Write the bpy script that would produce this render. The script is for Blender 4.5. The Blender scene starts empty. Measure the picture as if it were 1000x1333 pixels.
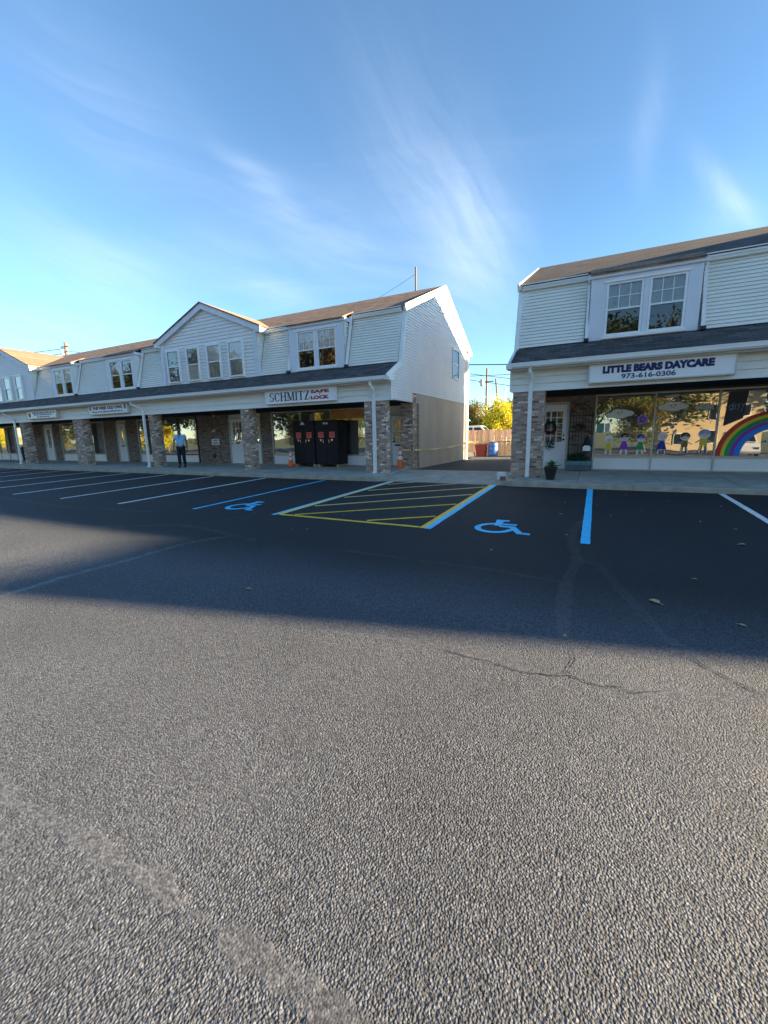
import bpy, math, random
import numpy as np
from math import radians, sin, cos, pi, sqrt, atan2
from mathutils import Vector, Matrix

random.seed(7)
rng = np.random.default_rng(7)
S = bpy.context.scene
COL = S.collection

# ------------------------------------------------------------------ camera, world, sun, exposure
CZ = 1.476
pitch, roll, yaw = 0.18202674, -0.01973687, -0.46570011
fwd = Vector((sin(yaw) * cos(pitch), cos(yaw) * cos(pitch), -sin(pitch)))
rt0 = Vector((cos(yaw), -sin(yaw), 0))
up0 = rt0.cross(fwd)
rt = cos(roll) * rt0 + sin(roll) * up0
up = -sin(roll) * rt0 + cos(roll) * up0
cam_d = bpy.data.cameras.new('camera')
cam = bpy.data.objects.new('camera', cam_d)
COL.objects.link(cam)
cam.matrix_world = Matrix(((rt.x, up.x, -fwd.x, 0), (rt.y, up.y, -fwd.y, 0), (rt.z, up.z, -fwd.z, CZ), (0, 0, 0, 1)))
cam_d.sensor_fit = 'VERTICAL'
cam_d.sensor_height = 24
cam_d.sensor_width = 18
cam_d.lens = 542.76 / 1333 * 24
cam_d.clip_start = 0.05
cam_d.clip_end = 3000
S.camera = cam

SUN = Vector((5.5, 1.6, 1.0)).normalized()          # towards the sun
sun_el = math.asin(SUN.z)
sd = bpy.data.lights.new('sun', 'SUN')
sd.energy = 5.0
sd.angle = radians(0.45)
sd.color = (1.0, 0.79, 0.50)
sun = bpy.data.objects.new('sun', sd)
COL.objects.link(sun)
sun.rotation_euler = SUN.to_track_quat('Z', 'Y').to_euler()

W = bpy.data.worlds.new('World')
S.world = W
W.use_nodes = True
wt = W.node_tree
wt.nodes.clear()
def wn(t, **k):
    n = wt.nodes.new(t)
    for a, b in k.items(): setattr(n, a, b)
    return n
wl = wt.links.new
sky = wn('ShaderNodeTexSky')
sky.sky_type = 'NISHITA'
sky.sun_disc = False
sky.sun_elevation = sun_el
sky.sun_rotation = atan2(SUN.x, SUN.y)
sky.altitude = 50
sky.air_density = 0.85
sky.dust_density = 0.0
sky.ozone_density = 3.5
bg = wn('ShaderNodeBackground')
bg.inputs['Strength'].default_value = 0.052
out = wn('ShaderNodeOutputWorld')
tc = wn('ShaderNodeTexCoord')
# cirrus: direction projected on a high flat layer, stretched noise
sep = wn('ShaderNodeSeparateXYZ'); wl(tc.outputs['Generated'], sep.inputs[0])
zc = wn('ShaderNodeMath', operation='MAXIMUM'); zc.inputs[1].default_value = 0.02; wl(sep.outputs[2], zc.inputs[0])
za = wn('ShaderNodeMath', operation='ADD'); za.inputs[1].default_value = 0.10; wl(zc.outputs[0], za.inputs[0])
dx = wn('ShaderNodeMath', operation='DIVIDE'); wl(sep.outputs[0], dx.inputs[0]); wl(za.outputs[0], dx.inputs[1])
dy = wn('ShaderNodeMath', operation='DIVIDE'); wl(sep.outputs[1], dy.inputs[0]); wl(za.outputs[0], dy.inputs[1])
cmb = wn('ShaderNodeCombineXYZ'); wl(dx.outputs[0], cmb.inputs[0]); wl(dy.outputs[0], cmb.inputs[1])
def cirrus(rotdeg, sx, sy, loc, lo, hi, scale, dist):
    mp = wn('ShaderNodeMapping')
    mp.inputs['Rotation'].default_value = (0, 0, radians(rotdeg))
    mp.inputs['Location'].default_value = loc
    mp2 = wn('ShaderNodeMapping'); mp2.inputs['Scale'].default_value = (sx, sy, 1)
    wl(cmb.outputs[0], mp.inputs[0]); wl(mp.outputs[0], mp2.inputs[0])
    n1 = wn('ShaderNodeTexNoise'); n1.inputs['Scale'].default_value = scale; n1.inputs['Detail'].default_value = 9
    n1.inputs['Roughness'].default_value = 0.62; n1.inputs['Distortion'].default_value = dist
    wl(mp2.outputs[0], n1.inputs['Vector'])
    n2 = wn('ShaderNodeTexNoise'); n2.inputs['Scale'].default_value = 0.55; n2.inputs['Detail'].default_value = 2
    wl(mp.outputs[0], n2.inputs['Vector'])
    r1 = wn('ShaderNodeMapRange'); r1.inputs['From Min'].default_value = lo; r1.inputs['From Max'].default_value = hi
    r2 = wn('ShaderNodeMapRange'); r2.inputs['From Min'].default_value = 0.42; r2.inputs['From Max'].default_value = 0.66
    r1.interpolation_type = 'SMOOTHSTEP'; r2.interpolation_type = 'SMOOTHSTEP'
    wl(n1.outputs[0], r1.inputs[0]); wl(n2.outputs[0], r2.inputs[0])
    m = wn('ShaderNodeMath', operation='MULTIPLY'); wl(r1.outputs[0], m.inputs[0]); wl(r2.outputs[0], m.inputs[1])
    return m
c2 = cirrus(-20, 0.40, 1.6, (4.2, 2.1, 3.0), 0.45, 0.82, 1.2, 0.8)
WISPS = [
    ((-0.2894, 0.8426, 0.4541), (0.4039, 0.5376, -0.7402), (-0.8678, -0.0308, -0.4959), 0.2303, 0.0786, 0.34),
    ((-0.5808, 0.6712, 0.4606), (0.5353, 0.7412, -0.4051), (-0.6133, 0.0113, -0.7897), 0.0976, 0.0169, 0.4),
    ((-0.2542, 0.9161, 0.31), (0.9624, 0.2078, 0.1749), (0.0958, 0.3428, -0.9345), 0.1057, 0.0807, 0.42),
    ((-0.245, 0.8887, 0.3876), (0.5192, 0.4578, -0.7217), (-0.8188, 0.0244, -0.5736), 0.1206, 0.0521, 0.3),
    ((-0.489, 0.7857, 0.379), (0.7604, 0.5968, -0.2562), (-0.4274, 0.1629, -0.8892), 0.2149, 0.0602, 0.34),
    ((-0.8097, 0.5064, 0.2967), (0.4461, 0.8595, -0.2496), (-0.3814, -0.0698, -0.9218), 0.1624, 0.0549, 0.42),
    ((0.1709, 0.9129, 0.3708), (0.6839, 0.1611, -0.7116), (-0.7093, 0.3752, -0.5968), 0.0919, 0.0119, 0.6),
    ((0.0379, 0.8763, 0.4803), (0.0708, 0.4771, -0.876), (-0.9968, 0.0672, -0.0439), 0.0894, 0.0156, 0.22),
    ((-0.7068, 0.4917, 0.5086), (0.3328, 0.8656, -0.3743), (-0.6242, -0.0953, -0.7754), 0.1483, 0.0618, 0.24),
    ((-0.6139, 0.7326, 0.2939), (0.6983, 0.6776, -0.2307), (-0.3682, 0.0636, -0.9276), 0.1197, 0.0191, 0.34),
    ((-0.8571, 0.4747, 0.2), (0.4716, 0.8793, -0.0662), (-0.2073, 0.0375, -0.9776), 0.1221, 0.0214, 0.34),
    ((-0.6773, 0.6467, 0.3508), (0.7137, 0.6933, 0.0999), (-0.1786, 0.3181, -0.9311), 0.2046, 0.0375, 0.2),
    ((0.1736, 0.9232, 0.3428), (0.9447, -0.2545, 0.2071), (0.2784, 0.2879, -0.9163), 0.0525, 0.0419, 0.25),
]
def vdot(vec):
    n = wn('ShaderNodeVectorMath', operation='DOT_PRODUCT'); n.inputs[1].default_value = vec; wl(tc.outputs['Generated'], n.inputs[0]); return n.outputs['Value']
def mth(op, a, b=None, c=None):
    n = wn('ShaderNodeMath', operation=op)
    for i, v in enumerate((a, b, c)):
        if v is None: continue
        if isinstance(v, (int, float)): n.inputs[i].default_value = v
        else: wl(v, n.inputs[i])
    return n.outputs[0]
wa = wn('ShaderNodeTexNoise'); wa.inputs['Scale'].default_value = 3.0; wa.inputs['Detail'].default_value = 3; wl(tc.outputs['Generated'], wa.inputs['Vector'])
warp = mth('MULTIPLY_ADD', wa.outputs[0], 0.10, -0.05)
streaks = {}
FAM = [0, 4, 5, 0, 4, 5, 0, 0, 4, 4, 5, 5, 5]
for j in (0, 4, 5):
    c_, a_, b_, la, lb, k_ = WISPS[j]
    u = vdot(a_); v = mth('ADD', vdot(b_), warp)
    cx = wn('ShaderNodeCombineXYZ'); wl(mth('MULTIPLY', u, 4.0), cx.inputs[0]); wl(mth('MULTIPLY', v, 28.0), cx.inputs[1]); cx.inputs[2].default_value = j * 3.7
    nz = wn('ShaderNodeTexNoise'); nz.inputs['Scale'].default_value = 1.0; nz.inputs['Detail'].default_value = 5; nz.inputs['Roughness'].default_value = 0.6; nz.inputs['Distortion'].default_value = 0.4
    wl(cx.outputs[0], nz.inputs['Vector'])
    streaks[j] = mth('MULTIPLY', mth('SUBTRACT', nz.outputs[0], 0.10), 1.35)
total = None
for i, (c_, a_, b_, la, lb, k_) in enumerate(WISPS):
    u = mth('SUBTRACT', vdot(a_), Vector(c_).dot(Vector(a_))); v = mth('SUBTRACT', vdot(b_), Vector(c_).dot(Vector(b_)))
    v = mth('ADD', v, warp)
    un = mth('DIVIDE', u, la * 0.9); vn = mth('DIVIDE', v, lb * 1.35)
    r2 = mth('ADD', mth('MULTIPLY', un, un), mth('MULTIPLY', vn, vn))
    g = mth('MULTIPLY', mth('EXPONENT', mth('MULTIPLY', r2, -1.2)), mth('GREATER_THAN', vdot(c_), 0.0))
    st = streaks[FAM[i]]
    w_ = mth('MULTIPLY', mth('MULTIPLY', g, st), k_)
    total = w_ if total is None else mth('ADD', total, w_)
far_ = mth('MULTIPLY', c2.outputs[0], 0.18)
tot = wn('ShaderNodeMath', operation='ADD'); wl(total, tot.inputs[0]); wl(far_, tot.inputs[1])
cs2 = wn('ShaderNodeMath', operation='MULTIPLY'); cs2.inputs[1].default_value = 0.72; cs2.use_clamp = True; wl(tot.outputs[0], cs2.inputs[0])
skyc = wn('ShaderNodeMix', data_type='RGBA', blend_type='MULTIPLY'); skyc.inputs[0].default_value = 1.0
skyc.inputs[7].default_value = (1.12, 1.07, 0.96, 1)
wl(sky.outputs[0], skyc.inputs[6])
mixc = wn('ShaderNodeMix', data_type='RGBA')
mixc.inputs[7].default_value = (2.9, 3.3, 3.8, 1)
wl(cs2.outputs[0], mixc.inputs[0]); wl(skyc.outputs[2], mixc.inputs[6]); wl(mixc.outputs[2], bg.inputs[0]); wl(bg.outputs[0], out.inputs[0])

S.view_settings.view_transform = 'Standard'
S.view_settings.look = 'None'
S.view_settings.gamma = 1
S.view_settings.use_curve_mapping = False
S.view_settings.exposure = 3.05
S.render.engine = 'CYCLES'

# ------------------------------------------------------------------ materials
MATS = {}
def mat(name, col, rough=0.7, noise=None, bump=None, metal=0, spec=0.5, coat=0):
    """noise=(scale, amount[, stretch]) colour variation; bump=(scale, strength, distance)"""
    m = bpy.data.materials.new(name); MATS[name] = m
    m.use_nodes = True
    nt = m.node_tree; b = nt.nodes['Principled BSDF']
    b.inputs['Base Color'].default_value = (*col, 1)
    b.inputs['Roughness'].default_value = rough
    b.inputs['Metallic'].default_value = metal
    b.inputs['Specular IOR Level'].default_value = spec
    if coat: b.inputs['Coat Weight'].default_value = coat
    tcn = None
    if noise or bump:
        tcn = nt.nodes.new('ShaderNodeTexCoord')
    if noise:
        mpn = nt.nodes.new('ShaderNodeMapping')
        if len(noise) > 2: mpn.inputs['Scale'].default_value = noise[2]
        nt.links.new(tcn.outputs['Object'], mpn.inputs[0])
        n = nt.nodes.new('ShaderNodeTexNoise'); n.inputs['Scale'].default_value = noise[0]; n.inputs['Detail'].default_value = 6
        n.inputs['Roughness'].default_value = 0.65
        nt.links.new(mpn.outputs[0], n.inputs['Vector'])
        mr = nt.nodes.new('ShaderNodeMapRange')
        mr.inputs['From Min'].default_value = 0.25; mr.inputs['From Max'].default_value = 0.75
        mr.inputs['To Min'].default_value = 1 - noise[1]; mr.inputs['To Max'].default_value = 1 + noise[1]
        nt.links.new(n.outputs[0], mr.inputs[0])
        mx = nt.nodes.new('ShaderNodeVectorMath'); mx.operation = 'SCALE'
        mx.inputs[0].default_value = col
        nt.links.new(mr.outputs[0], mx.inputs['Scale'])
        nt.links.new(mx.outputs[0], b.inputs['Base Color'])
    if bump:
        n = nt.nodes.new('ShaderNodeTexNoise'); n.inputs['Scale'].default_value = bump[0]; n.inputs['Detail'].default_value = 5
        nt.links.new(tcn.outputs['Object'], n.inputs['Vector'])
        bp = nt.nodes.new('ShaderNodeBump'); bp.inputs['Strength'].default_value = bump[1]; bp.inputs['Distance'].default_value = bump[2]
        nt.links.new(n.outputs[0], bp.inputs['Height']); nt.links.new(bp.outputs[0], b.inputs['Normal'])
    return m

mat('siding', (0.86, 0.84, 0.76), 0.5, (1.3, 0.05), (160, 0.15, 0.003))
mat('siding_grey', (0.84, 0.82, 0.79), 0.5, (1.3, 0.05), (160, 0.15, 0.003))
mat('trim', (0.88, 0.87, 0.84), 0.45, (2.5, 0.05))
mat('trim_grey', (0.74, 0.76, 0.82), 0.5, (2.5, 0.05))
mat('gutter', (0.86, 0.86, 0.84), 0.35, (1.5, 0.08, (1, 6, 6)))
mat('fascia', (0.74, 0.72, 0.64), 0.5, (2.0, 0.06))
mat('knee', (0.88, 0.89, 0.90), 0.4, (2.0, 0.05))
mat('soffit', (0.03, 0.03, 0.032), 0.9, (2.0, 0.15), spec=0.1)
mat('vinyl', (0.88, 0.88, 0.88), 0.35)
mat('alu', (0.52, 0.52, 0.50), 0.4, (3, 0.06), metal=0.3)
mat('bronze', (0.03, 0.028, 0.025), 0.4)
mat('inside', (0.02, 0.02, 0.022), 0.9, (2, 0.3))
mat('blind', (0.93, 0.94, 0.95), 0.8, (9, 0.06, (1, 1, 8)))
mat('curtain', (0.42, 0.47, 0.48), 0.9, (14, 0.35, (6, 6, 0.5)))
mat('drape', (0.28, 0.25, 0.30), 0.9, (10, 0.35, (6, 6, 0.6)))
mat('door_white', (0.84, 0.85, 0.86), 0.4, (2.0, 0.04))
mat('door_frame', (0.52, 0.52, 0.48), 0.5, (3.0, 0.06))
mat('concrete', (0.40, 0.38, 0.32), 0.85, (2.2, 0.32), (60, 0.4, 0.01))
mat('curbstone', (0.38, 0.34, 0.27), 0.88, (3.0, 0.30), (50, 0.5, 0.012))
mat('stucco', (0.52, 0.46, 0.37), 0.85, (1.1, 0.16, (1, 1, .4)), (40, 0.4, 0.01))
mat('black_steel', (0.006, 0.008, 0.014), 0.5, (1.5, 0.2), spec=0.3)
mat('black_plastic', (0.015, 0.015, 0.016), 0.5)
mat('red_card', (0.85, 0.12, 0.10), 0.5, (30, 0.25))
mat('white_plastic', (0.75, 0.75, 0.75), 0.4)
mat('chrome', (0.6, 0.6, 0.62), 0.25, metal=1)
mat('wood_block', (0.42, 0.28, 0.15), 0.7, (8, 0.2))
mat('strip_orange', (0.72, 0.34, 0.12), 0.6, (4, 0.3))
mat('sign_white', (0.90, 0.90, 0.91), 0.35, (2, 0.04))
mat('sign_cream', (0.62, 0.60, 0.52), 0.45)
mat('navy', (0.012, 0.018, 0.11), 0.5)
mat('ink_black', (0.03, 0.035, 0.06), 0.5)
mat('ink_red', (0.42, 0.02, 0.02), 0.5)
mat('ink_brown', (0.10, 0.04, 0.04), 0.5)
mat('ink_blue', (0.05, 0.12, 0.30), 0.5)
mat('paint_blue', (0.05, 0.62, 0.98), 0.6, (14, 0.16), (90, 0.5, 0.006))
mat('paint_pale', (0.30, 0.66, 0.80), 0.6, (14, 0.16), (90, 0.5, 0.006))
mat('paint_white', (0.90, 0.88, 0.84), 0.6, (14, 0.14), (90, 0.5, 0.006))
mat('paint_yellow', (1.0, 0.62, 0.04), 0.6, (14, 0.18), (90, 0.5, 0.006))
mat('paint_pale_yellow', (0.97, 0.74, 0.24), 0.6, (14, 0.18), (90, 0.5, 0.006))
mat('cone_orange', (0.98, 0.15, 0.03), 0.45, (9, 0.1))
mat('cone_band', (0.80, 0.78, 0.75), 0.35)
mat('tape', (0.75, 0.66, 0.30), 0.5)
mat('skin', (0.22, 0.11, 0.07), 0.55)
mat('hair', (0.02, 0.016, 0.014), 0.7)
mat('shirt', (0.30, 0.62, 0.95), 0.8, (22, 0.18))
mat('trousers', (0.010, 0.012, 0.022), 0.85, (20, 0.2))
mat('shoe', (0.012, 0.012, 0.012), 0.5)
mat('strap', (0.03, 0.06, 0.25), 0.6)
mat('barrel_blue', (0.02, 0.10, 0.40), 0.4, (4, 0.15))
mat('bin_red', (0.16, 0.012, 0.018), 0.5, (4, 0.2))
mat('fence_wood', (0.46, 0.28, 0.20), 0.8, (5, 0.4, (4, 4, 0.6)))
mat('pole_wood', (0.13, 0.09, 0.065), 0.85, (5, 0.3, (3, 3, 0.3)))
mat('galv', (0.45, 0.45, 0.44), 0.5, metal=0.5)
mat('lamp_white', (0.70, 0.68, 0.60), 0.5)
mat('wire', (0.03, 0.03, 0.035), 0.6)
mat('car_white', (0.70, 0.71, 0.72), 0.25, coat=0.5)
mat('tyre', (0.02, 0.02, 0.02), 0.8)
mat('bark', (0.10, 0.075, 0.055), 0.9, (9, 0.3, (3, 3, .5)))
mat('soil', (0.05, 0.035, 0.025), 0.95)
mat('herb', (0.06, 0.17, 0.03), 0.6, (12, 0.4))
mat('herb_dark', (0.018, 0.05, 0.025), 0.7, (12, 0.4))
mat('flower_pink', (0.42, 0.05, 0.22), 0.6, (20, 0.4))
mat('flower_orange', (0.60, 0.14, 0.04), 0.6, (20, 0.3))
mat('wreath_red', (0.22, 0.01, 0.02), 0.7, (20, 0.4))
mat('felt', (0.02, 0.022, 0.04), 0.95)
mat('iron', (0.012, 0.012, 0.014), 0.5)
mat('mat_teal', (0.12, 0.26, 0.26), 0.9, (20, 0.5))
mat('blue_grey_paint', (0.10, 0.13, 0.17), 0.6)
mat('leaf_dry', (0.52, 0.36, 0.18), 0.8, (30, 0.3))
mat('grass', (0.07, 0.10, 0.03), 0.95, (3, 0.4), (40, 0.8, 0.05))
mat('beige_wall', (0.55, 0.42, 0.24), 0.8, (1, 0.08))
mat('dark_roof', (0.05, 0.045, 0.045), 0.9, (3, 0.2))
mat('canopy_green', (0.07, 0.40, 0.22), 0.7)
mat('red_light', (0.25, 0.01, 0.01), 0.4)
mat('brick_chip', (0.23, 0.09, 0.06), 0.9, (9, 0.3))
mat('tissue_white', (0.7, 0.7, 0.7), 0.8, (9, 0.1))
# daycare window paint
for n_, c_ in dict(w_white=(0.92, 0.93, 0.95), w_red=(0.70, 0.05, 0.03), w_yellow=(0.80, 0.66, 0.05), w_green=(0.01, 0.34, 0.10), w_purple=(0.30, 0.05, 0.50),
                   w_blue=(0.02, 0.26, 0.85), w_navy=(0.02, 0.04, 0.34), w_skin=(0.85, 0.70, 0.68), w_brown=(0.27, 0.16, 0.04), w_black=(0.012, 0.012, 0.02),
                   w_lilac=(0.46, 0.26, 0.80), w_teal=(0.15, 0.42, 0.36), w_grey=(0.60, 0.66, 0.72), w_lightblue=(0.22, 0.42, 0.75)).items():
    mat(n_, c_, 0.6, (25, 0.12))

for pn in ('paint_blue', 'paint_pale', 'paint_white', 'paint_yellow', 'paint_pale_yellow'):
    nt = MATS[pn].node_tree; b = nt.nodes['Principled BSDF']; src = b.inputs['Base Color'].links[0].from_socket
    g = nt.nodes.new('ShaderNodeNewGeometry'); n = nt.nodes.new('ShaderNodeTexNoise'); n.inputs['Scale'].default_value = 55; n.inputs['Detail'].default_value = 4; n.inputs['Roughness'].default_value = 0.75
    n2 = nt.nodes.new('ShaderNodeTexNoise'); n2.inputs['Scale'].default_value = 2.5; n2.inputs['Detail'].default_value = 3
    nt.links.new(g.outputs['Position'], n.inputs['Vector']); nt.links.new(g.outputs['Position'], n2.inputs['Vector'])
    ad = nt.nodes.new('ShaderNodeMath'); ad.operation = 'MULTIPLY_ADD'; ad.inputs[1].default_value = 0.5; nt.links.new(n2.outputs[0], ad.inputs[0]); nt.links.new(n.outputs[0], ad.inputs[2])
    mr = nt.nodes.new('ShaderNodeMapRange'); mr.inputs['From Min'].default_value = 0.86; mr.inputs['From Max'].default_value = 0.98; nt.links.new(ad.outputs[0], mr.inputs[0])
    mx = nt.nodes.new('ShaderNodeMix'); mx.data_type = 'RGBA'; mx.inputs[7].default_value = (0.05, 0.052, 0.06, 1); nt.links.new(mr.outputs[0], mx.inputs[0]); nt.links.new(src, mx.inputs[6]); nt.links.new(mx.outputs[2], b.inputs['Base Color'])
def nodes_of(m): return m.node_tree, m.node_tree.nodes['Principled BSDF']

# brick: box mapped
def brick_mat(name, c1, c2, c3, mort, warm=0.0):
    m = mat(name, c1, 0.88)
    nt, b = nodes_of(m); L = nt.links.new; N = nt.nodes.new
    g = N('ShaderNodeNewGeometry'); s1 = N('ShaderNodeSeparateXYZ'); L(g.outputs['Position'], s1.inputs[0])
    s2 = N('ShaderNodeSeparateXYZ'); L(g.outputs['True Normal'], s2.inputs[0])
    ab = N('ShaderNodeMath'); ab.operation = 'ABSOLUTE'; L(s2.outputs[0], ab.inputs[0])
    gt = N('ShaderNodeMath'); gt.operation = 'GREATER_THAN'; gt.inputs[1].default_value = 0.5; L(ab.outputs[0], gt.inputs[0])
    mx = N('ShaderNodeMix'); mx.data_type = 'FLOAT'; L(gt.outputs[0], mx.inputs[0]); L(s1.outputs[0], mx.inputs[2]); L(s1.outputs[1], mx.inputs[3])
    cb = N('ShaderNodeCombineXYZ'); L(mx.outputs[0], cb.inputs[0]); L(s1.outputs[2], cb.inputs[1])
    br = N('ShaderNodeTexBrick'); L(cb.outputs[0], br.inputs['Vector'])
    br.inputs['Scale'].default_value = 1.0
    br.inputs['Brick Width'].default_value = 0.20; br.inputs['Row Height'].default_value = 0.072
    br.inputs['Mortar Size'].default_value = 0.011; br.inputs['Mortar Smooth'].default_value = 0.15
    br.inputs['Bias'].default_value = 0.0
    br.inputs['Color1'].default_value = (0, 0, 0, 1); br.inputs['Color2'].default_value = (1, 1, 1, 1); br.inputs['Mortar'].default_value = (0.5, 0.5, 0.5, 1)
    ramp = N('ShaderNodeValToRGB'); e = ramp.color_ramp.elements
    e[0].position = 0.0; e[0].color = (*c1, 1); e[1].position = 1.0; e[1].color = (*c3, 1)
    k = e.new(0.35); k.color = (*c2, 1)
    k = e.new(0.6); k.color = (c1[0] * 0.5, c1[1] * 0.5, c1[2] * 0.55, 1)
    k = e.new(0.8); k.color = (*c2, 1)
    L(br.outputs['Color'], ramp.inputs[0])
    nz = N('ShaderNodeTexNoise'); nz.inputs['Scale'].default_value = 14; nz.inputs['Detail'].default_value = 5; L(g.outputs['Position'], nz.inputs['Vector'])
    mr = N('ShaderNodeMapRange'); mr.inputs['To Min'].default_value = 0.6; mr.inputs['To Max'].default_value = 1.4; L(nz.outputs[0], mr.inputs[0])
    sc = N('ShaderNodeVectorMath'); sc.operation = 'SCALE'; L(ramp.outputs[0], sc.inputs[0]); L(mr.outputs[0], sc.inputs['Scale'])
    mm = N('ShaderNodeMix'); mm.data_type = 'RGBA'; L(br.outputs['Fac'], mm.inputs[0]); L(sc.outputs[0], mm.inputs[6]); mm.inputs[7].default_value = (*mort, 1)
    L(mm.outputs[2], b.inputs['Base Color'])
    bp = N('ShaderNodeBump'); bp.inputs['Strength'].default_value = 0.8; bp.inputs['Distance'].default_value = 0.012; bp.invert = True
    L(br.outputs['Fac'], bp.inputs['Height']); L(bp.outputs[0], b.inputs['Normal'])
    return m
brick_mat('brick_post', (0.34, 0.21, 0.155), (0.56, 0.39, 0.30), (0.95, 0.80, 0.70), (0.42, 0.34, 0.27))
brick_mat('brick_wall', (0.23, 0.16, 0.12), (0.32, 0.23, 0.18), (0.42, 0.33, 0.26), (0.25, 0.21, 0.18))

# shingles
def shingle_mat(name, ca, cb_, vscale):
    m = mat(name, ca, 0.92)
    nt, b = nodes_of(m); L = nt.links.new; N = nt.nodes.new
    g = N('ShaderNodeNewGeometry')
    mp = N('ShaderNodeMapping'); mp.inputs['Scale'].default_value = (0.6, 3, 3); L(g.outputs['Position'], mp.inputs[0])
    nz = N('ShaderNodeTexNoise'); nz.inputs['Scale'].default_value = 2.0; nz.inputs['Detail'].default_value = 8; nz.inputs['Roughness'].default_value = 0.7; L(mp.outputs[0], nz.inputs['Vector'])
    sp = N('ShaderNodeSeparateXYZ'); L(g.outputs['Position'], sp.inputs[0])
    cbn = N('ShaderNodeCombineXYZ'); L(sp.outputs[0], cbn.inputs[0])
    yz = N('ShaderNodeMath'); yz.operation = 'MULTIPLY'; yz.inputs[1].default_value = vscale; L(sp.outputs[2], yz.inputs[0]); L(yz.outputs[0], cbn.inputs[1])
    br = N('ShaderNodeTexBrick'); L(cbn.outputs[0], br.inputs['Vector'])
    br.inputs['Scale'].default_value = 1; br.inputs['Brick Width'].default_value = 0.30; br.inputs['Row Height'].default_value = 0.14
    br.inputs['Mortar Size'].default_value = 0.008; br.inputs['Color1'].default_value = (0.48, 0.48, 0.48, 1); br.inputs['Color2'].default_value = (1.35, 1.35, 1.35, 1); br.inputs['Mortar'].default_value = (0.35, 0.35, 0.35, 1)
    mx = N('ShaderNodeMix'); mx.data_type = 'RGBA'; L(nz.outputs[0], mx.inputs[0]); mx.inputs[6].default_value = (*ca, 1); mx.inputs[7].default_value = (*cb_, 1)
    ml = N('ShaderNodeMix'); ml.data_type = 'RGBA'; ml.blend_type = 'MULTIPLY'; ml.inputs[0].default_value = 1; L(mx.outputs[2], ml.inputs[6]); L(br.outputs['Color'], ml.inputs[7])
    L(ml.outputs[2], b.inputs['Base Color'])
    bp = N('ShaderNodeBump'); bp.inputs['Strength'].default_value = 0.9; bp.inputs['Distance'].default_value = 0.02; bp.invert = True
    L(br.outputs['Fac'], bp.inputs['Height']); L(bp.outputs[0], b.inputs['Normal'])
shingle_mat('shingle_brown', (0.15, 0.09, 0.062), (0.34, 0.20, 0.125), 2.4)
shingle_mat('shingle_umber', (0.045, 0.033, 0.030), (0.11, 0.08, 0.068), 2.4)
shingle_mat('shingle_dark', (0.045, 0.04, 0.042), (0.13, 0.115, 0.11), 2.2)

# glass: thin pane, reflects the surroundings and lets the inside show
def glass_mat(name, base, tint):
    m = bpy.data.materials.new(name); MATS[name] = m; m.use_nodes = True
    nt = m.node_tree; nt.nodes.clear(); N = nt.nodes.new; L = nt.links.new
    o = N('ShaderNodeOutputMaterial'); mix = N('ShaderNodeMixShader'); t = N('ShaderNodeBsdfTransparent'); g = N('ShaderNodeBsdfGlossy')
    t.inputs[0].default_value = (*tint, 1); g.inputs['Roughness'].default_value = 0.012; g.inputs[0].default_value = (0.97, 0.97, 0.97, 1)
    f = N('ShaderNodeFresnel'); f.inputs['IOR'].default_value = 1.5
    a = N('ShaderNodeMath'); a.operation = 'MULTIPLY_ADD'; a.inputs[1].default_value = 1.0; a.inputs[2].default_value = base; a.use_clamp = True
    tc_ = N('ShaderNodeTexCoord'); nz = N('ShaderNodeTexNoise'); nz.inputs['Scale'].default_value = 0.9; nz.inputs['Detail'].default_value = 1; L(tc_.outputs['Object'], nz.inputs['Vector'])
    bp = N('ShaderNodeBump'); bp.inputs['Strength'].default_value = 0.10; bp.inputs['Distance'].default_value = 0.05; L(nz.outputs[0], bp.inputs['Height']); L(bp.outputs[0], g.inputs['Normal'])
    L(f.outputs[0], a.inputs[0]); L(a.outputs[0], mix.inputs[0]); L(t.outputs[0], mix.inputs[1]); L(g.outputs[0], mix.inputs[2]); L(mix.outputs[0], o.inputs[0])
glass_mat('glass', 0.06, (0.98, 0.99, 0.99))
glass_mat('shop_glass', 0.26, (0.45, 0.46, 0.46))

# leaves
def leaf_mat(name, cols):
    m = mat(name, cols[0], 0.7)
    nt, b = nodes_of(m); N = nt.nodes.new; L = nt.links.new
    a = N('ShaderNodeAttribute'); a.attribute_name = 'tone'
    r = N('ShaderNodeValToRGB'); e = r.color_ramp.elements
    e[0].color = (*cols[0], 1); e[1].color = (*cols[-1], 1)
    for i, c in enumerate(cols[1:-1]): k = e.new((i + 1) / (len(cols) - 1)); k.color = (*c, 1)
    L(a.outputs['Fac'], r.inputs[0]); L(r.outputs[0], b.inputs['Base Color'])
    b.inputs['Specular IOR Level'].default_value = 0.2
    tr = N('ShaderNodeBsdfTranslucent'); L(r.outputs[0], tr.inputs[0])
    mx = N('ShaderNodeMixShader'); mx.inputs[0].default_value = 0.35
    o = nt.nodes['Material Output']; L(b.outputs[0], mx.inputs[1]); L(tr.outputs[0], mx.inputs[2]); L(mx.outputs[0], o.inputs[0])
leaf_mat('leaf_yellow', [(0.10, 0.14, 0.015), (0.32, 0.36, 0.025), (0.58, 0.52, 0.03), (0.42, 0.28, 0.03)])
leaf_mat('leaf_mixed', [(0.035, 0.065, 0.015), (0.09, 0.11, 0.02), (0.17, 0.14, 0.03), (0.13, 0.07, 0.03)])
leaf_mat('leaf_dark', [(0.018, 0.035, 0.012), (0.035, 0.06, 0.02), (0.07, 0.08, 0.025)])

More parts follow.
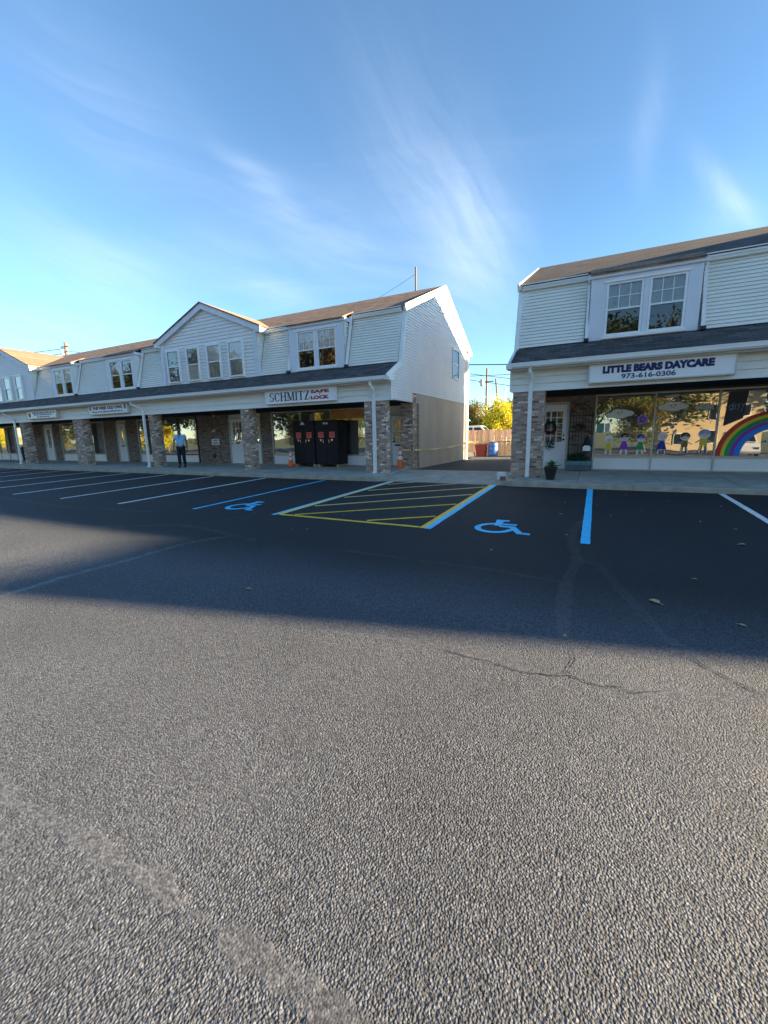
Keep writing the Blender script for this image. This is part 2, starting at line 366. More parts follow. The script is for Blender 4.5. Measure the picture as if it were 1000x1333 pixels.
# asphalt (attributes: seal = smooth sealer band, worn by distance)
def asphalt_mat(name, base, near):
    m = mat(name, (base,) * 3, 0.78)
    nt, b = nodes_of(m); L = nt.links.new; N = nt.nodes.new
    g = N('ShaderNodeNewGeometry')
    at = N('ShaderNodeAttribute'); at.attribute_name = 'seal'
    fd = N('ShaderNodeAttribute'); fd.attribute_name = 'relief'
    big = N('ShaderNodeTexNoise'); big.inputs['Scale'].default_value = 0.45; big.inputs['Detail'].default_value = 4; L(g.outputs['Position'], big.inputs['Vector'])
    fine = N('ShaderNodeTexNoise'); fine.inputs['Scale'].default_value = 60; fine.inputs['Detail'].default_value = 3; fine.inputs['Roughness'].default_value = 0.7; L(g.outputs['Position'], fine.inputs['Vector'])
    m1 = N('ShaderNodeMapRange'); m1.inputs['From Min'].default_value = 0.3; m1.inputs['From Max'].default_value = 0.7; m1.inputs['To Min'].default_value = 0.82; m1.inputs['To Max'].default_value = 1.18; L(big.outputs[0], m1.inputs[0])
    m2 = N('ShaderNodeMapRange'); m2.inputs['From Min'].default_value = 0.3; m2.inputs['From Max'].default_value = 0.7; m2.inputs['To Min'].default_value = 0.55; m2.inputs['To Max'].default_value = 1.5; L(fine.outputs[0], m2.inputs[0])
    v2 = N('ShaderNodeTexVoronoi'); v2.inputs['Scale'].default_value = 100; v2.feature = 'F1'; L(g.outputs['Position'], v2.inputs['Vector'])
    vs = N('ShaderNodeSeparateColor'); L(v2.outputs['Color'], vs.inputs[0])
    m3 = N('ShaderNodeMapRange'); m3.inputs['To Min'].default_value = 0.55; m3.inputs['To Max'].default_value = 1.45; L(vs.outputs[0], m3.inputs[0])
    mu0 = N('ShaderNodeMath'); mu0.operation = 'MULTIPLY'; L(m1.outputs[0], mu0.inputs[0]); L(m3.outputs[0], mu0.inputs[1])
    mu = N('ShaderNodeMath'); mu.operation = 'MULTIPLY'; L(mu0.outputs[0], mu.inputs[0]); L(m2.outputs[0], mu.inputs[1])
    cr = N('ShaderNodeMix'); cr.data_type = 'RGBA'; L(at.outputs['Fac'], cr.inputs[0]); cr.inputs[6].default_value = (base * .95, base, base * 1.12, 1); cr.inputs[7].default_value = (base * 1.22, base * 1.24, base * 1.30, 1)
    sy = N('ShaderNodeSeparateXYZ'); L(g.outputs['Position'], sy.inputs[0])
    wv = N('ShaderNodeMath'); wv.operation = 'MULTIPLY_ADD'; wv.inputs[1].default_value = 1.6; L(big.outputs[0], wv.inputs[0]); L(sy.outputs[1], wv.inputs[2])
    fr = N('ShaderNodeMapRange'); fr.interpolation_type = 'SMOOTHSTEP'; fr.inputs['From Min'].default_value = 4.1; fr.inputs['From Max'].default_value = 5.9; fr.inputs['To Min'].default_value = 1.0; fr.inputs['To Max'].default_value = 0.26; L(wv.outputs[0], fr.inputs[0])  # darker sealcoat in the bays, started early so its colour deepens the shade
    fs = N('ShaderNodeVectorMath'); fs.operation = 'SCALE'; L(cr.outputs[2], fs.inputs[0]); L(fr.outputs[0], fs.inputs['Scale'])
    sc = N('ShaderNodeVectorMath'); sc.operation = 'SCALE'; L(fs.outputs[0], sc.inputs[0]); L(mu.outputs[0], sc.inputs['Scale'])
    L(sc.outputs[0], b.inputs['Base Color'])
    # relief
    hs = N('ShaderNodeMath'); hs.operation = 'MULTIPLY_ADD'; hs.inputs[1].default_value = -1.2; L(v2.outputs['Distance'], hs.inputs[0]); L(fine.outputs[0], hs.inputs[2])
    inv = N('ShaderNodeMath'); inv.operation = 'MULTIPLY_ADD'; inv.inputs[1].default_value = -0.72; inv.inputs[2].default_value = 1.0; L(at.outputs['Fac'], inv.inputs[0])
    st = N('ShaderNodeMath'); st.operation = 'MULTIPLY'; L(inv.outputs[0], st.inputs[0]); L(fd.outputs['Fac'], st.inputs[1])
    bp = N('ShaderNodeBump'); bp.inputs['Distance'].default_value = 0.0065
    L(st.outputs[0], bp.inputs['Strength']); L(hs.outputs[0], bp.inputs['Height']); L(bp.outputs[0], b.inputs['Normal'])
    rm = N('ShaderNodeMapRange'); rm.inputs['To Min'].default_value = 0.75; rm.inputs['To Max'].default_value = 0.5; L(at.outputs['Fac'], rm.inputs[0]); L(rm.outputs[0], b.inputs['Roughness'])
    b.inputs['Specular IOR Level'].default_value = 0.35
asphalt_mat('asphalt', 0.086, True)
mat('asphalt_plain', (0.045, 0.046, 0.048), 0.85, (1.5, 0.25), (45, 0.6, 0.01))
mat('crack', (0.012, 0.012, 0.014), 0.8)
mat('sealant', (0.060, 0.050, 0.050), 0.6, (6, 0.3), (30, 0.4, 0.006))

# ------------------------------------------------------------------ mesh helpers
OFF = {}
def world_off(o):
    v = Vector((0, 0, 0))
    while o is not None:
        v += o.location; o = o.parent
    return v
class MB:
    def __init__(s): s.v = []; s.f = []
    def q(s, *pts):
        i = len(s.v); s.v += [tuple(p) for p in pts]; s.f.append(tuple(range(i, i + len(pts)))); return s
    def box(s, x0, x1, y0, y1, z0, z1):
        if x0 > x1: x0, x1 = x1, x0
        if y0 > y1: y0, y1 = y1, y0
        if z0 > z1: z0, z1 = z1, z0
        i = len(s.v)
        s.v += [(x0, y0, z0), (x1, y0, z0), (x1, y1, z0), (x0, y1, z0), (x0, y0, z1), (x1, y0, z1), (x1, y1, z1), (x0, y1, z1)]
        s.f += [tuple(i + k for k in f) for f in ((0, 3, 2, 1), (4, 5, 6, 7), (0, 1, 5, 4), (1, 2, 6, 5), (2, 3, 7, 6), (3, 0, 4, 7))]
        return s
    def prism(s, poly, d):
        """poly: 3d points (CCW seen from front), extruded by vector d"""
        n = len(poly); i = len(s.v); d = Vector(d)
        s.v += [tuple(p) for p in poly] + [tuple(Vector(p) + d) for p in poly]
        s.f.append(tuple(range(i, i + n))); s.f.append(tuple(range(i + 2 * n - 1, i + n - 1, -1)))
        for k in range(n): s.f.append((i + k, i + n + k, i + n + (k + 1) % n, i + (k + 1) % n))
        return s
    def bar(s, a, b, w, h=None, upv=(0, 0, 1)):
        a = Vector(a); b = Vector(b); h = h or w
        d = (b - a).normalized(); u = Vector(upv)
        if abs(d.dot(u)) > 0.95: u = Vector((1, 0, 0))
        r = d.cross(u).normalized(); u = r.cross(d)
        p = [a + r * sx * w / 2 + u * sz * h / 2 for sx, sz in ((-1, -1), (1, -1), (1, 1), (-1, 1))]
        return s.prism(p, b - a)
    def tube(s, pts, rad, n=8, closed=False):
        pts = [Vector(p) for p in pts]; m = len(pts)
        rr = rad if isinstance(rad, (list, tuple)) else [rad] * m
        i0 = len(s.v)
        for k, p in enumerate(pts):
            if closed: d = pts[(k + 1) % m] - pts[k - 1]
            else: d = pts[min(k + 1, m - 1)] - pts[max(k - 1, 0)]
            d.normalize(); u = Vector((0, 0, 1)) if abs(d.z) < 0.9 else Vector((1, 0, 0))
            r = d.cross(u).normalized(); u = r.cross(d)
            for j in range(n):
                a = 2 * pi * j / n; s.v.append(tuple(p + (r * cos(a) + u * sin(a)) * rr[k]))
        for k in range(m if closed else m - 1):
            k2 = (k + 1) % m
            for j in range(n):
                s.f.append((i0 + k * n + j, i0 + k * n + (j + 1) % n, i0 + k2 * n + (j + 1) % n, i0 + k2 * n + j))
        if not closed:
            s.f.append(tuple(i0 + j for j in range(n - 1, -1, -1))); s.f.append(tuple(i0 + (m - 1) * n + j for j in range(n)))
        return s
    def lathe(s, prof, c=(0, 0, 0), n=20):
        i0 = len(s.v); m = len(prof)
        for r, z in prof:
            for j in range(n):
                a = 2 * pi * j / n; s.v.append((c[0] + r * cos(a), c[1] + r * sin(a), c[2] + z))
        for k in range(m - 1):
            for j in range(n):
                s.f.append((i0 + k * n + j, i0 + k * n + (j + 1) % n, i0 + (k + 1) * n + (j + 1) % n, i0 + (k + 1) * n + j))
        s.f.append(tuple(i0 + j for j in range(n - 1, -1, -1))); s.f.append(tuple(i0 + (m - 1) * n + j for j in range(n)))
        return s
    def disc(s, c, r, nrm, t, n=14):
        c = Vector(c); nv = Vector(nrm).normalized(); u = nv.orthogonal().normalized(); w = nv.cross(u)
        return s.prism([c + (u * cos(2 * pi * k / n) + w * sin(2 * pi * k / n)) * r for k in range(n)], -nv * t)
    def mesh(s, name, off=Vector((0, 0, 0)), smooth=False):
        me = bpy.data.meshes.new(name)
        me.from_pydata([(x - off.x, y - off.y, z - off.z) for x, y, z in s.v], [], s.f)
        if smooth: me.shade_smooth()
        me.update(); return me
    def build(s, name, m, parent=None, label=None, kind=None, smooth=False, loc=None, bevel=0, cat=None, group=None):
        if parent is not None: off = world_off(parent)
        else: off = Vector(loc) if loc else Vector((0, 0, 0))
        me = s.mesh(name, off, smooth)
        me.materials.append(MATS[m] if isinstance(m, str) else m)
        o = bpy.data.objects.new(name, me); COL.objects.link(o)
        if parent is not None: o.parent = parent
        elif loc: o.location = loc
        if label: o['label'] = label
        if kind: o['kind'] = kind
        if cat: o['category'] = cat
        if group: o['group'] = group
        if bevel:
            md = o.modifiers.new('bevel', 'BEVEL'); md.width = bevel; md.segments = 2; md.limit_method = 'ANGLE'
        return o
def root(name, loc, label, cat, group=None):
    o = bpy.data.objects.new(name, None); COL.objects.link(o); o.location = loc; o.empty_display_size = 0.2
    o['label'] = label; o['category'] = cat
    if group: o['group'] = group
    return o
def copy_thing(src, loc, label, group=None, rotz=None):
    r = src.copy(); COL.objects.link(r); r.location = loc; r['label'] = label
    if rotz is not None: r.rotation_euler = (0, 0, rotz)
    if group: r['group'] = group
    for ch in list(src.children):
        c = ch.copy(); COL.objects.link(c); c.parent = r
        for g in list(ch.children):
            d = g.copy(); COL.objects.link(d); d.parent = c
    return r

def text_mesh(txt, size, xs=1.0, offset=0.0, depth=0.004, shear=0.0, spacing=1.0):
    cu = bpy.data.curves.new('txt', 'FONT'); cu.body = txt; cu.size = size; cu.offset = offset; cu.extrude = depth; cu.shear = shear
    cu.space_character = spacing; cu.align_x = 'CENTER'; cu.align_y = 'CENTER'; cu.resolution_u = 3
    o = bpy.data.objects.new('txt', cu); COL.objects.link(o)
    bpy.context.view_layer.update()
    dg = bpy.context.evaluated_depsgraph_get()
    me = bpy.data.meshes.new_from_object(o.evaluated_get(dg))
    bpy.data.objects.remove(o)
    n = len(me.vertices); co = np.empty(n * 3); me.vertices.foreach_get('co', co); co = co.reshape(-1, 3)
    co[:, 0] *= xs
    me.vertices.foreach_set('co', co.ravel()); me.update()
    return me
def put_text(txt, name, m, parent, x, y, z, width, height, offset=0.0, facing='-Y', tilt=0):
    """text on a vertical plane facing -Y, fitted to width x height"""
    me = text_mesh(txt, 1.0, 1.0, offset)
    n = len(me.vertices); co = np.empty(n * 3); me.vertices.foreach_get('co', co); co = co.reshape(-1, 3)
    mn = co.min(0); mx_ = co.max(0)
    u = (co[:, 0] - (mn[0] + mx_[0]) / 2) / (mx_[0] - mn[0]) * width
    v = (co[:, 1] - (mn[1] + mx_[1]) / 2) / (mx_[1] - mn[1]) * height
    off = world_off(parent)
    new = np.stack([x + u - off.x, y - co[:, 2] - off.y, z + v - off.z], 1)
    me.vertices.foreach_set('co', new.ravel()); me.update()
    me.materials.clear(); me.materials.append(MATS[m])
    o = bpy.data.objects.new(name, me); COL.objects.link(o); o.parent = parent
    return o

# clip polygon (2d) to v range
def clipv(poly, v0, v1):
    for lim, sgn in ((v0, 1), (v1, -1)):
        outp = []
        for i in range(len(poly)):
            a = poly[i]; b = poly[(i + 1) % len(poly)]
            ia = (a[1] - lim) * sgn >= -1e-9; ib = (b[1] - lim) * sgn >= -1e-9
            if ia: outp.append(a)
            if ia != ib:
                t = (lim - a[1]) / (b[1] - a[1]); outp.append((a[0] + (b[0] - a[0]) * t, lim))
        poly = outp
        if len(poly) < 3: return []
    return poly
def siding(poly, O, U, V, Nn, h, parent, m, joined=False, v_off=0.0, name='siding_board'):
    """lap siding boards over a polygon given in (u,v); every course a board proud at its foot"""
    O = Vector(O); U = Vector(U).normalized(); V = Vector(V).normalized(); Nn = Vector(Nn).normalized()
    vmin = min(p[1] for p in poly); vmax = max(p[1] for p in poly)
    k = math.floor((vmin - v_off) / h); allmb = MB()
    while v_off + k * h < vmax - 0.004:
        a = v_off + k * h; b = a + h; k += 1
        c = clipv(poly, max(a, vmin), min(b, vmax))
        if not c: continue
        # remove dup pts
        c = [p for i, p in enumerate(c) if (abs(p[0] - c[i - 1][0]) + abs(p[1] - c[i - 1][1])) > 1e-5]
        if len(c) < 3: continue
        mb = allmb if joined else MB()
        def P(p, extra=0.0):
            t = (p[1] - a) / h
            return O + U * p[0] + V * p[1] + Nn * (0.031 - 0.027 * t + extra)
        mb.q(*[P(p) for p in c])
        lo = min(p[1] for p in c); bot = [p for p in c if abs(p[1] - lo) < 1e-5]
        if len(bot) >= 2:
            bl = min(bot); br_ = max(bot)
            mb.q(P(bl), P(bl, -0.02), P(br_, -0.02), P(br_))
        if not joined: mb.build(name, m, parent)
    if joined: allmb.build('siding_boards', m, parent, kind='stuff')

# ------------------------------------------------------------------ ground
SL = 0.0235096
YC = 12.0
def gz(y): return (y - YC) * SL if y < YC else 0.0
def seg_dist(X, Y, a, b):
    ax, ay = a; bx, by = b
    t = np.clip(((X - ax) * (bx - ax) + (Y - ay) * (by - ay)) / ((bx - ax) ** 2 + (by - ay) ** 2 + 1e-12), 0, 1)
    return np.hypot(X - ax - t * (bx - ax), Y - ay - t * (by - ay))
def vnoise(X, Y, s, seed=0):
    x = X / s; y = Y / s; xi = np.floor(x).astype(np.int64); yi = np.floor(y).astype(np.int64); fx = x - xi; fy = y - yi
    fx = fx * fx * (3 - 2 * fx); fy = fy * fy * (3 - 2 * fy)
    def H(i, j):
        n = (i * 374761393 + j * 668265263 + seed * 69069) & 0x7fffffff
        n = ((n ^ (n >> 13)) * 1274126177) & 0x7fffffff
        return ((n ^ (n >> 16)) & 0xffff) / 65535.0
    return (H(xi, yi) * (1 - fx) + H(xi + 1, yi) * fx) * (1 - fy) + (H(xi, yi + 1) * (1 - fx) + H(xi + 1, yi + 1) * fx) * fy
def worley(X, Y, s, seed=0):
    x = X / s; y = Y / s; xi = np.floor(x).astype(np.int64); yi = np.floor(y).astype(np.int64)
    d1 = np.full(X.shape, 9.0)
    for i in (-1, 0, 1):
        for j in (-1, 0, 1):
            a = xi + i; b = yi + j
            n = (a * 374761393 + b * 668265263 + seed * 69069) & 0x7fffffff
            n = ((n ^ (n >> 13)) * 1274126177) & 0x7fffffff
            px_ = ((n ^ (n >> 16)) & 0xffff) / 65535.0; n2 = (n * 1103515245 + 12345) & 0x7fffffff
            py_ = ((n2 >> 8) & 0xffff) / 65535.0
            d1 = np.minimum(d1, np.hypot(x - a - px_, y - b - py_))
    return d1
# sealed seams: (polyline, half width, strength)
SEAMS = [
    ([(-4.2, 0.80), (-2.59, 0.75), (-1.46, 0.80), (-0.55, 0.78), (0.6, 0.80), (2.5, 0.78)], 0.042, 1.0),
    ([(-5.90, 1.1), (-5.90, 2.04), (-5.94, 2.68), (-5.84, 3.4), (-5.83, 4.36), (-5.5, 5.0)], 0.045, 1.0),
    ([(-14, 4.4), (-11.78, 4.47), (-9.97, 4.39), (-8.44, 4.65), (-7.11, 5.32), (-6.15, 5.21), (-4.89, 4.96)], 0.04, 0.55),
    ([(-6.9, 5.4), (-6.4, 6.4), (-6.6, 7.0)], 0.03, 0.5),
    ([(-2.9, 2.75), (-1.97, 2.83), (-1.36, 2.94), (-0.82, 2.9), (-0.31, 2.87), (-0.04, 2.96), (0.15, 2.91), (0.35, 2.91), (1.04, 3.17), (2.5, 3.4)], 0.04, 0.55),
    ([(-0.02, 8.3), (-0.12, 7.95), (-0.24, 7.2), (-0.22, 6.82), (-0.1, 5.68), (-0.18, 4.9), (-0.18, 4.4), (-0.13, 3.52)], 0.07, 0.75),
    ([(-0.1, 5.68), (0.14, 5.61), (0.35, 4.77), (0.55, 4.03), (0.67, 3.73), (0.85, 3.41), (1.08, 3.19)], 0.05, 0.5),
    ([(-3.2, 5.0), (-1.99, 4.94), (-1.03, 4.93), (-0.24, 4.81)], 0.03, 0.5),
    ([(-16, 6.0), (-12, 5.7), (-9, 6.0)], 0.03, 0.5),
]
def seal_field(X, Y):
    s = np.zeros(X.shape)
    wob = (vnoise(X, Y, 0.16, 5) - 0.5) * 0.05 + (vnoise(X, Y, 0.05, 6) - 0.5) * 0.035 + (vnoise(X, Y, 0.02, 7) - 0.5) * 0.03
    for pts, w, k in SEAMS:
        d = np.full(X.shape, 99.0)
        for a, b in zip(pts[:-1], pts[1:]): d = np.minimum(d, seg_dist(X, Y, a, b))
        s = np.maximum(s, k * np.clip((w + wob * min(1, w / .05) - d) / 0.022 + 0.5, 0, 1))
    return s * (0.70 + 0.45 * vnoise(X, Y, 0.07, 21)).clip(0, 1)
def grid_obj(name, XX, YY, ZZ, m, parent=None, attrs=None, kind=None, wrap=False, smooth=True):
    r, c = XX.shape
    me = bpy.data.meshes.new(name); n = r * c
    me.vertices.add(n); me.vertices.foreach_set('co', np.stack([XX, YY, ZZ], -1).astype(np.float32).ravel())
    i = np.arange(n).reshape(r, c); q = np.stack([i[:-1, :-1], i[:-1, 1:], i[1:, 1:], i[1:, :-1]], -1).reshape(-1, 4)
    me.loops.add(q.size); me.loops.foreach_set('vertex_index', q.ravel().astype(np.int32))
    me.polygons.add(len(q)); me.polygons.foreach_set('loop_start', (np.arange(len(q)) * 4).astype(np.int32)); me.polygons.foreach_set('loop_total', np.full(len(q), 4, np.int32))
    me.update(calc_edges=True)
    for k, a in (attrs or {}).items():
        at = me.attributes.new(k, 'FLOAT', 'POINT'); at.data.foreach_set('value', a.astype(np.float32).ravel())
    me.polygons.foreach_set('use_smooth', np.full(len(q), smooth)); me.update()
    me.materials.append(MATS[m])
    o = bpy.data.objects.new(name, me); COL.objects.link(o)
    if parent: o.parent = parent
    if kind: o['kind'] = kind
    return o

# terrain far around
MB().q((-900, -900, -2.2), (900, -900, -2.2), (900, 900, -2.2), (-900, 900, -2.2)).build('ground', 'grass', kind='structure')
# parking lot sheet
xs = np.concatenate([[-160, -100, -60, -40, -28, -22], np.arange(-18, 6.01, 0.06), [8, 12, 20, 35, 60, 90]])
ys = np.concatenate([[-60, -40, -25, -12, -6, -3], np.arange(-1, 11.99, 0.06), [12.0]])
XX, YY = np.meshgrid(xs, ys)
ZZ = (YY - YC) * SL + 0.0
# apron: ground meets the driveway slab
R = np.hypot(XX, YY)
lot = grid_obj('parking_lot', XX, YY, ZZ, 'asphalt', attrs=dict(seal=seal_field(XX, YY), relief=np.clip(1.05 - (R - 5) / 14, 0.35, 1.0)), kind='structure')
# finely broken surface of the near part of the lot
NA, NR = 1080, 960
ang = np.linspace(radians(-84), radians(27), NA)
rad = np.exp(np.linspace(math.log(0.75), math.log(6.3), NR))
AA, RR = np.meshgrid(ang, rad)
PX = RR * np.sin(AA); PY = RR * np.cos(AA)
jx = (vnoise(PX, PY, 0.03, 11) - .5) * 0.02; jy = (vnoise(PX, PY, 0.03, 12) - .5) * 0.02
w1 = worley(PX + jx * .5, PY + jy * .5, 0.0078, 1)
h = 1.0 - np.clip(w1, 0, 1) ** 1.5
h2 = vnoise(PX, PY, 0.018, 3) * 0.8
low = vnoise(PX, PY, 0.09, 8)
seal = seal_field(PX, PY)
edge = np.clip((6.2 - RR) / 1.8, 0, 1) * np.clip((RR - 0.76) / 0.1, 0, 1) * np.clip((AA - ang[0]) / 0.05, 0, 1) * np.clip((ang[-1] - AA) / 0.05, 0, 1)
amp = edge * (1 - 0.72 * seal)
disp = amp * (h * (0.0009 + 0.0008 * low) + h2 * 0.0005) + 0.002 * seal * edge
PZ = (PY - YC) * SL + 0.0015 + 0.004 * edge + disp
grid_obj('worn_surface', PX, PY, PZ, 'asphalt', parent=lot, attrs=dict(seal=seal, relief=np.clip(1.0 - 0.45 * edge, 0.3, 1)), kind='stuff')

def ribbon(name, pts, w, m, z=0.012, parent=None, jag=0.0, step=0.05, follow=True):
    P = []
    for a, b in zip(pts[:-1], pts[1:]):
        L_ = math.hypot(b[0] - a[0], b[1] - a[1]); n = max(1, int(L_ / step))
        for k in range(n): P.append((a[0] + (b[0] - a[0]) * k / n, a[1] + (b[1] - a[1]) * k / n))
    P.append(pts[-1]); mb = MB(); Lp = []; Rp = []
    for i, p in enumerate(P):
        a = P[max(i - 1, 0)]; b = P[min(i + 1, len(P) - 1)]; dx_, dy_ = b[0] - a[0], b[1] - a[1]; l = math.hypot(dx_, dy_) or 1
        nx, ny = -dy_ / l, dx_ / l; o_ = (random.random() - .5) * jag * 2; ww = w * (1 - (random.random() * 0.8 if jag else 0)) / 2
        if jag and (i == 0 or i == len(P) - 1): ww = 0.001
        Lp.append((p[0] + nx * (ww + o_), p[1] + ny * (ww + o_))); Rp.append((p[0] + nx * (o_ - ww), p[1] + ny * (o_ - ww)))
    for i in range(len(P) - 1):
        mb.q(*[(q_[0], q_[1], (q_[1] - YC) * SL + z) for q_ in (Rp[i], Rp[i + 1], Lp[i + 1], Lp[i])])
    return mb.build(name, m, parent)
for pts in ([(-0.55, 2.89), (-0.31, 2.86), (-0.17, 2.9), (-0.04, 2.95), (0.12, 2.90), (0.22, 2.93), (0.35, 2.91), (0.5, 3.0)],
            [(-0.05, 3.3), (-0.03, 3.15), (-0.07, 3.0), (-0.04, 2.96)],
            [(-1.0, 2.93), (-0.82, 2.91), (-0.55, 2.89)],
            [(0.75, 3.55), (0.85, 3.41), (0.97, 3.3), (1.08, 3.19)]):
    ribbon('crack', pts, 0.012, 'crack', 0.0115, lot, jag=0.008, step=0.03)
for k in range(7):
    x0 = -7.1 + random.uniform(-.7, .7); y0 = 2.3 + random.uniform(0, 1.2)
    ribbon('crack', [(x0, y0), (x0 + .2 * random.random(), y0 + .12), (x0 + .1, y0 + .3 + .2 * random.random())], 0.014, 'crack', 0.0075, lot, jag=0.012, step=0.03)

# painted markings, part of the lot
def paint(poly, m, z=0.005, name='painted_line'):
    return MB().q(*[(x, y, (y - YC) * SL + z) for x, y in poly]).build(name, m, lot)
def line(a, b, w, m, z=0.005):
    dx_, dy_ = b[0] - a[0], b[1] - a[1]; l = math.hypot(dx_, dy_); nx, ny = -dy_ / l * w / 2, dx_ / l * w / 2
    # slightly wavering brush edge
    n = max(2, int(l / 0.12)); Lp = []; Rp = []; mb = MB()
    for k in range(n + 1):
        t = k / n; x = a[0] + dx_ * t; y = a[1] + dy_ * t; j1 = 1 + random.uniform(-.06, .06); j2 = 1 + random.uniform(-.06, .06)
        Lp.append((x + nx * j1, y + ny * j1)); Rp.append((x - nx * j2, y - ny * j2))
    for k in range(n): mb.q(*[(q_[0], q_[1], (q_[1] - YC) * SL + z) for q_ in (Rp[k], Rp[k + 1], Lp[k + 1], Lp[k])])
    return mb.build('painted_line', m, lot)
line((2.68, 6.5), (2.68, 11.93), 0.11, 'paint_white')
line((-0.03, 6.52), (-0.03, 11.94), 0.13, 'paint_blue')
line((-8.25, 6.55), (-8.2, 11.85), 0.10, 'paint_blue')
for k in range(9): line((-10.88 - 2.7 * k, 6.42), (-10.85 - 2.7 * k, 11.86), 0.12, 'paint_white')
# access aisle
line((-5.86, 6.72), (-5.72, 12.25), 0.10, 'paint_pale_yellow'); line((-5.965, 6.66), (-5.82, 12.25), 0.10, 'paint_pale')
line((-2.60, 6.62), (-2.60, 12.3), 0.10, 'paint_yellow'); line((-2.49, 6.60), (-2.49, 12.3), 0.12, 'paint_blue')
line((-5.80, 6.72), (-2.66, 6.66), 0.10, 'paint_yellow', 0.009)
for a, b in (((-5.6, 11.39), (-4.91, 12.19)), ((-5.6, 10.18), (-3.45, 12.25)), ((-5.64, 8.97), (-2.68, 11.62)), ((-5.67, 7.75), (-2.67, 10.3)), ((-5.51, 6.81), (-2.67, 8.92)), ((-3.79, 6.81), (-2.68, 7.58))):
    line(a, b, 0.085, 'paint_yellow' if a[1] < 7 else 'paint_pale_yellow', 0.0085)
# wheelchair symbols
def wheelchair(ox, oy, sx, sy):
    s_ = MB()
    def P(u, v): return (ox + u * sx, oy + v * sy, (oy + v * sy - YC) * SL + 0.006)
    cx, cy, r0, r1 = 0.36, 0.34, 0.24, 0.35
    a0, a1 = radians(100), radians(100 + 255); n = 26
    for k in range(n):
        t0 = a0 + (a1 - a0) * k / n; t1 = a0 + (a1 - a0) * (k + 1) / n
        s_.q(P(cx + r0 * cos(t0), cy + r0 * sin(t0)), P(cx + r0 * cos(t1), cy + r0 * sin(t1)), P(cx + r1 * cos(t1), cy + r1 * sin(t1)), P(cx + r1 * cos(t0), cy + r1 * sin(t0)))
    s_.q(P(.32, .50), P(.44, .50), P(.42, .97), P(.27, .97))          # trunk
    s_.q(P(.42, .86), P(.52, .86), P(.52, .97), P(.42, .97))          # head turned
    s_.q(P(.44, .60), P(.70, .60), P(.70, .70), P(.44, .70))          # arm
    s_.q(P(.42, .43), P(.66, .43), P(.66, .54), P(.42, .54))          # thigh
    s_.q(P(.60, .43), P(.80, .04), P(.90, .09), P(.68, .54))          # shin
    s_.q(P(.80, .04), P(1.0, .04), P(1.0, .14), P(.86, .14))          # foot
    s_.build('wheelchair_symbol', 'paint_blue', lot)
wheelchair(-1.78, 6.70, 0.95, 1.0)
wheelchair(-7.72, 6.80, 0.95, 1.05)

# curb and sidewalk slabs
walk = MB().box(-62, 58, 12.10, 15.6, -0.3, 0.02).build('sidewalk', 'concrete', kind='structure')
def swz(y):          # height of walk surface
    return np.interp(y, [12.1, 13.1, 15.4], [0.13, 0.18, 0.245])
def curbpiece(x0, x1, h0=0.13, h1=0.13, y0=11.98):
    mb = MB(); a = 0.02
    prof0 = [(y0, -0.05), (y0 + .015, h0 - .02), (y0 + .035, h0), (12.14, h0), (12.14, -0.05)]
    prof1 = [(y0, -0.05), (y0 + .015, h1 - .02), (y0 + .035, h1), (12.14, h1), (12.14, -0.05)]
    n = 5; v0 = [(x0, y, z) for y, z in prof0]; v1 = [(x1, y, z) for y, z in prof1]
    for k in range(4): mb.q(v0[k], v1[k], v1[k + 1], v0[k + 1])
    mb.q(*v0[::-1]); mb.q(*v1)
    mb.build('curbstone', 'curbstone', walk)
x = -6.3
while x > -60: curbpiece(x - 2.99, x, 0.13, 0.13); x -= 3.0
curbpiece(-2.05, 0.93); x = 0.94
while x < 56: curbpiece(x, x + 2.99); x += 3.0
def slab(x0, x1, ya, yb, za, zb, m='concrete'):
    g_ = 0.007
    MB().prism([(x0 + g_, ya, za - .09), (x1 - g_, ya, za - .09), (x1 - g_, yb, zb - .09), (x0 + g_, yb, zb - .09)][::-1], (0, 0, 0.09)).build('paving_slab', m, walk)
edges = [-6.3 - 1.62 * k for k in range(34)]
for a, b in zip(edges[:-1], edges[1:]):
    slab(b, a, 12.145, 13.0, 0.13, 0.18); slab(b, a, 13.012, 15.32, 0.181, 0.245)
edges = [-2.05, -0.36, 1.6, 3.12, 4.75, 6.4, 8.0, 9.6, 12.8, 16, 20, 30, 40, 56]
for a, b in zip(edges[:-1], edges[1:]):
    slab(a, b, 12.145, 15.32, 0.13, 0.24)
# driveway apron between the buildings (dropped kerb)
for a, b in ((-6.3, -4.3), (-4.29, -2.05)):
    slab(a, b, 12.28, 13.2, 0.025, 0.12); slab(a, b, 13.21, 14.7, 0.121, 0.17)
MB().prism([(-6.9, 11.98, .13), (-6.3, 11.98, .13), (-5.75, 12.28, .022), (-5.75, 12.5, .06), (-6.3, 12.5, .15)][::1], (0, 0, -0.15)).build('curbstone', 'curbstone', walk)
MB().prism([(-2.6, 12.28, .022), (-2.05, 11.98, .13), (-1.6, 11.98, .13), (-2.05, 12.5, .15), (-2.6, 12.5, .06)], (0, 0, -0.15)).build('curbstone', 'curbstone', walk)
MB().q((-6.3, 11.99, 0.001), (-2.05, 11.99, 0.001), (-2.05, 12.285, 0.012), (-6.3, 12.285, 0.012)).build('road', 'asphalt_plain', kind='structure')
# alley
MB().q((-6.19, 14.71, 0.165), (-2.31, 14.71, 0.165), (-2.31, 24, 0.10), (-6.19, 24, 0.10)).q((-30, 24, 0.10), (30, 24, 0.10), (30, 27.6, 0.0), (-30, 27.6, 0.0)).build('alley', 'asphalt_plain', kind='structure')
MB().box(-60, 60, 27.6, 140, -0.6, -0.02).build('back_yard', 'grass', kind='structure')

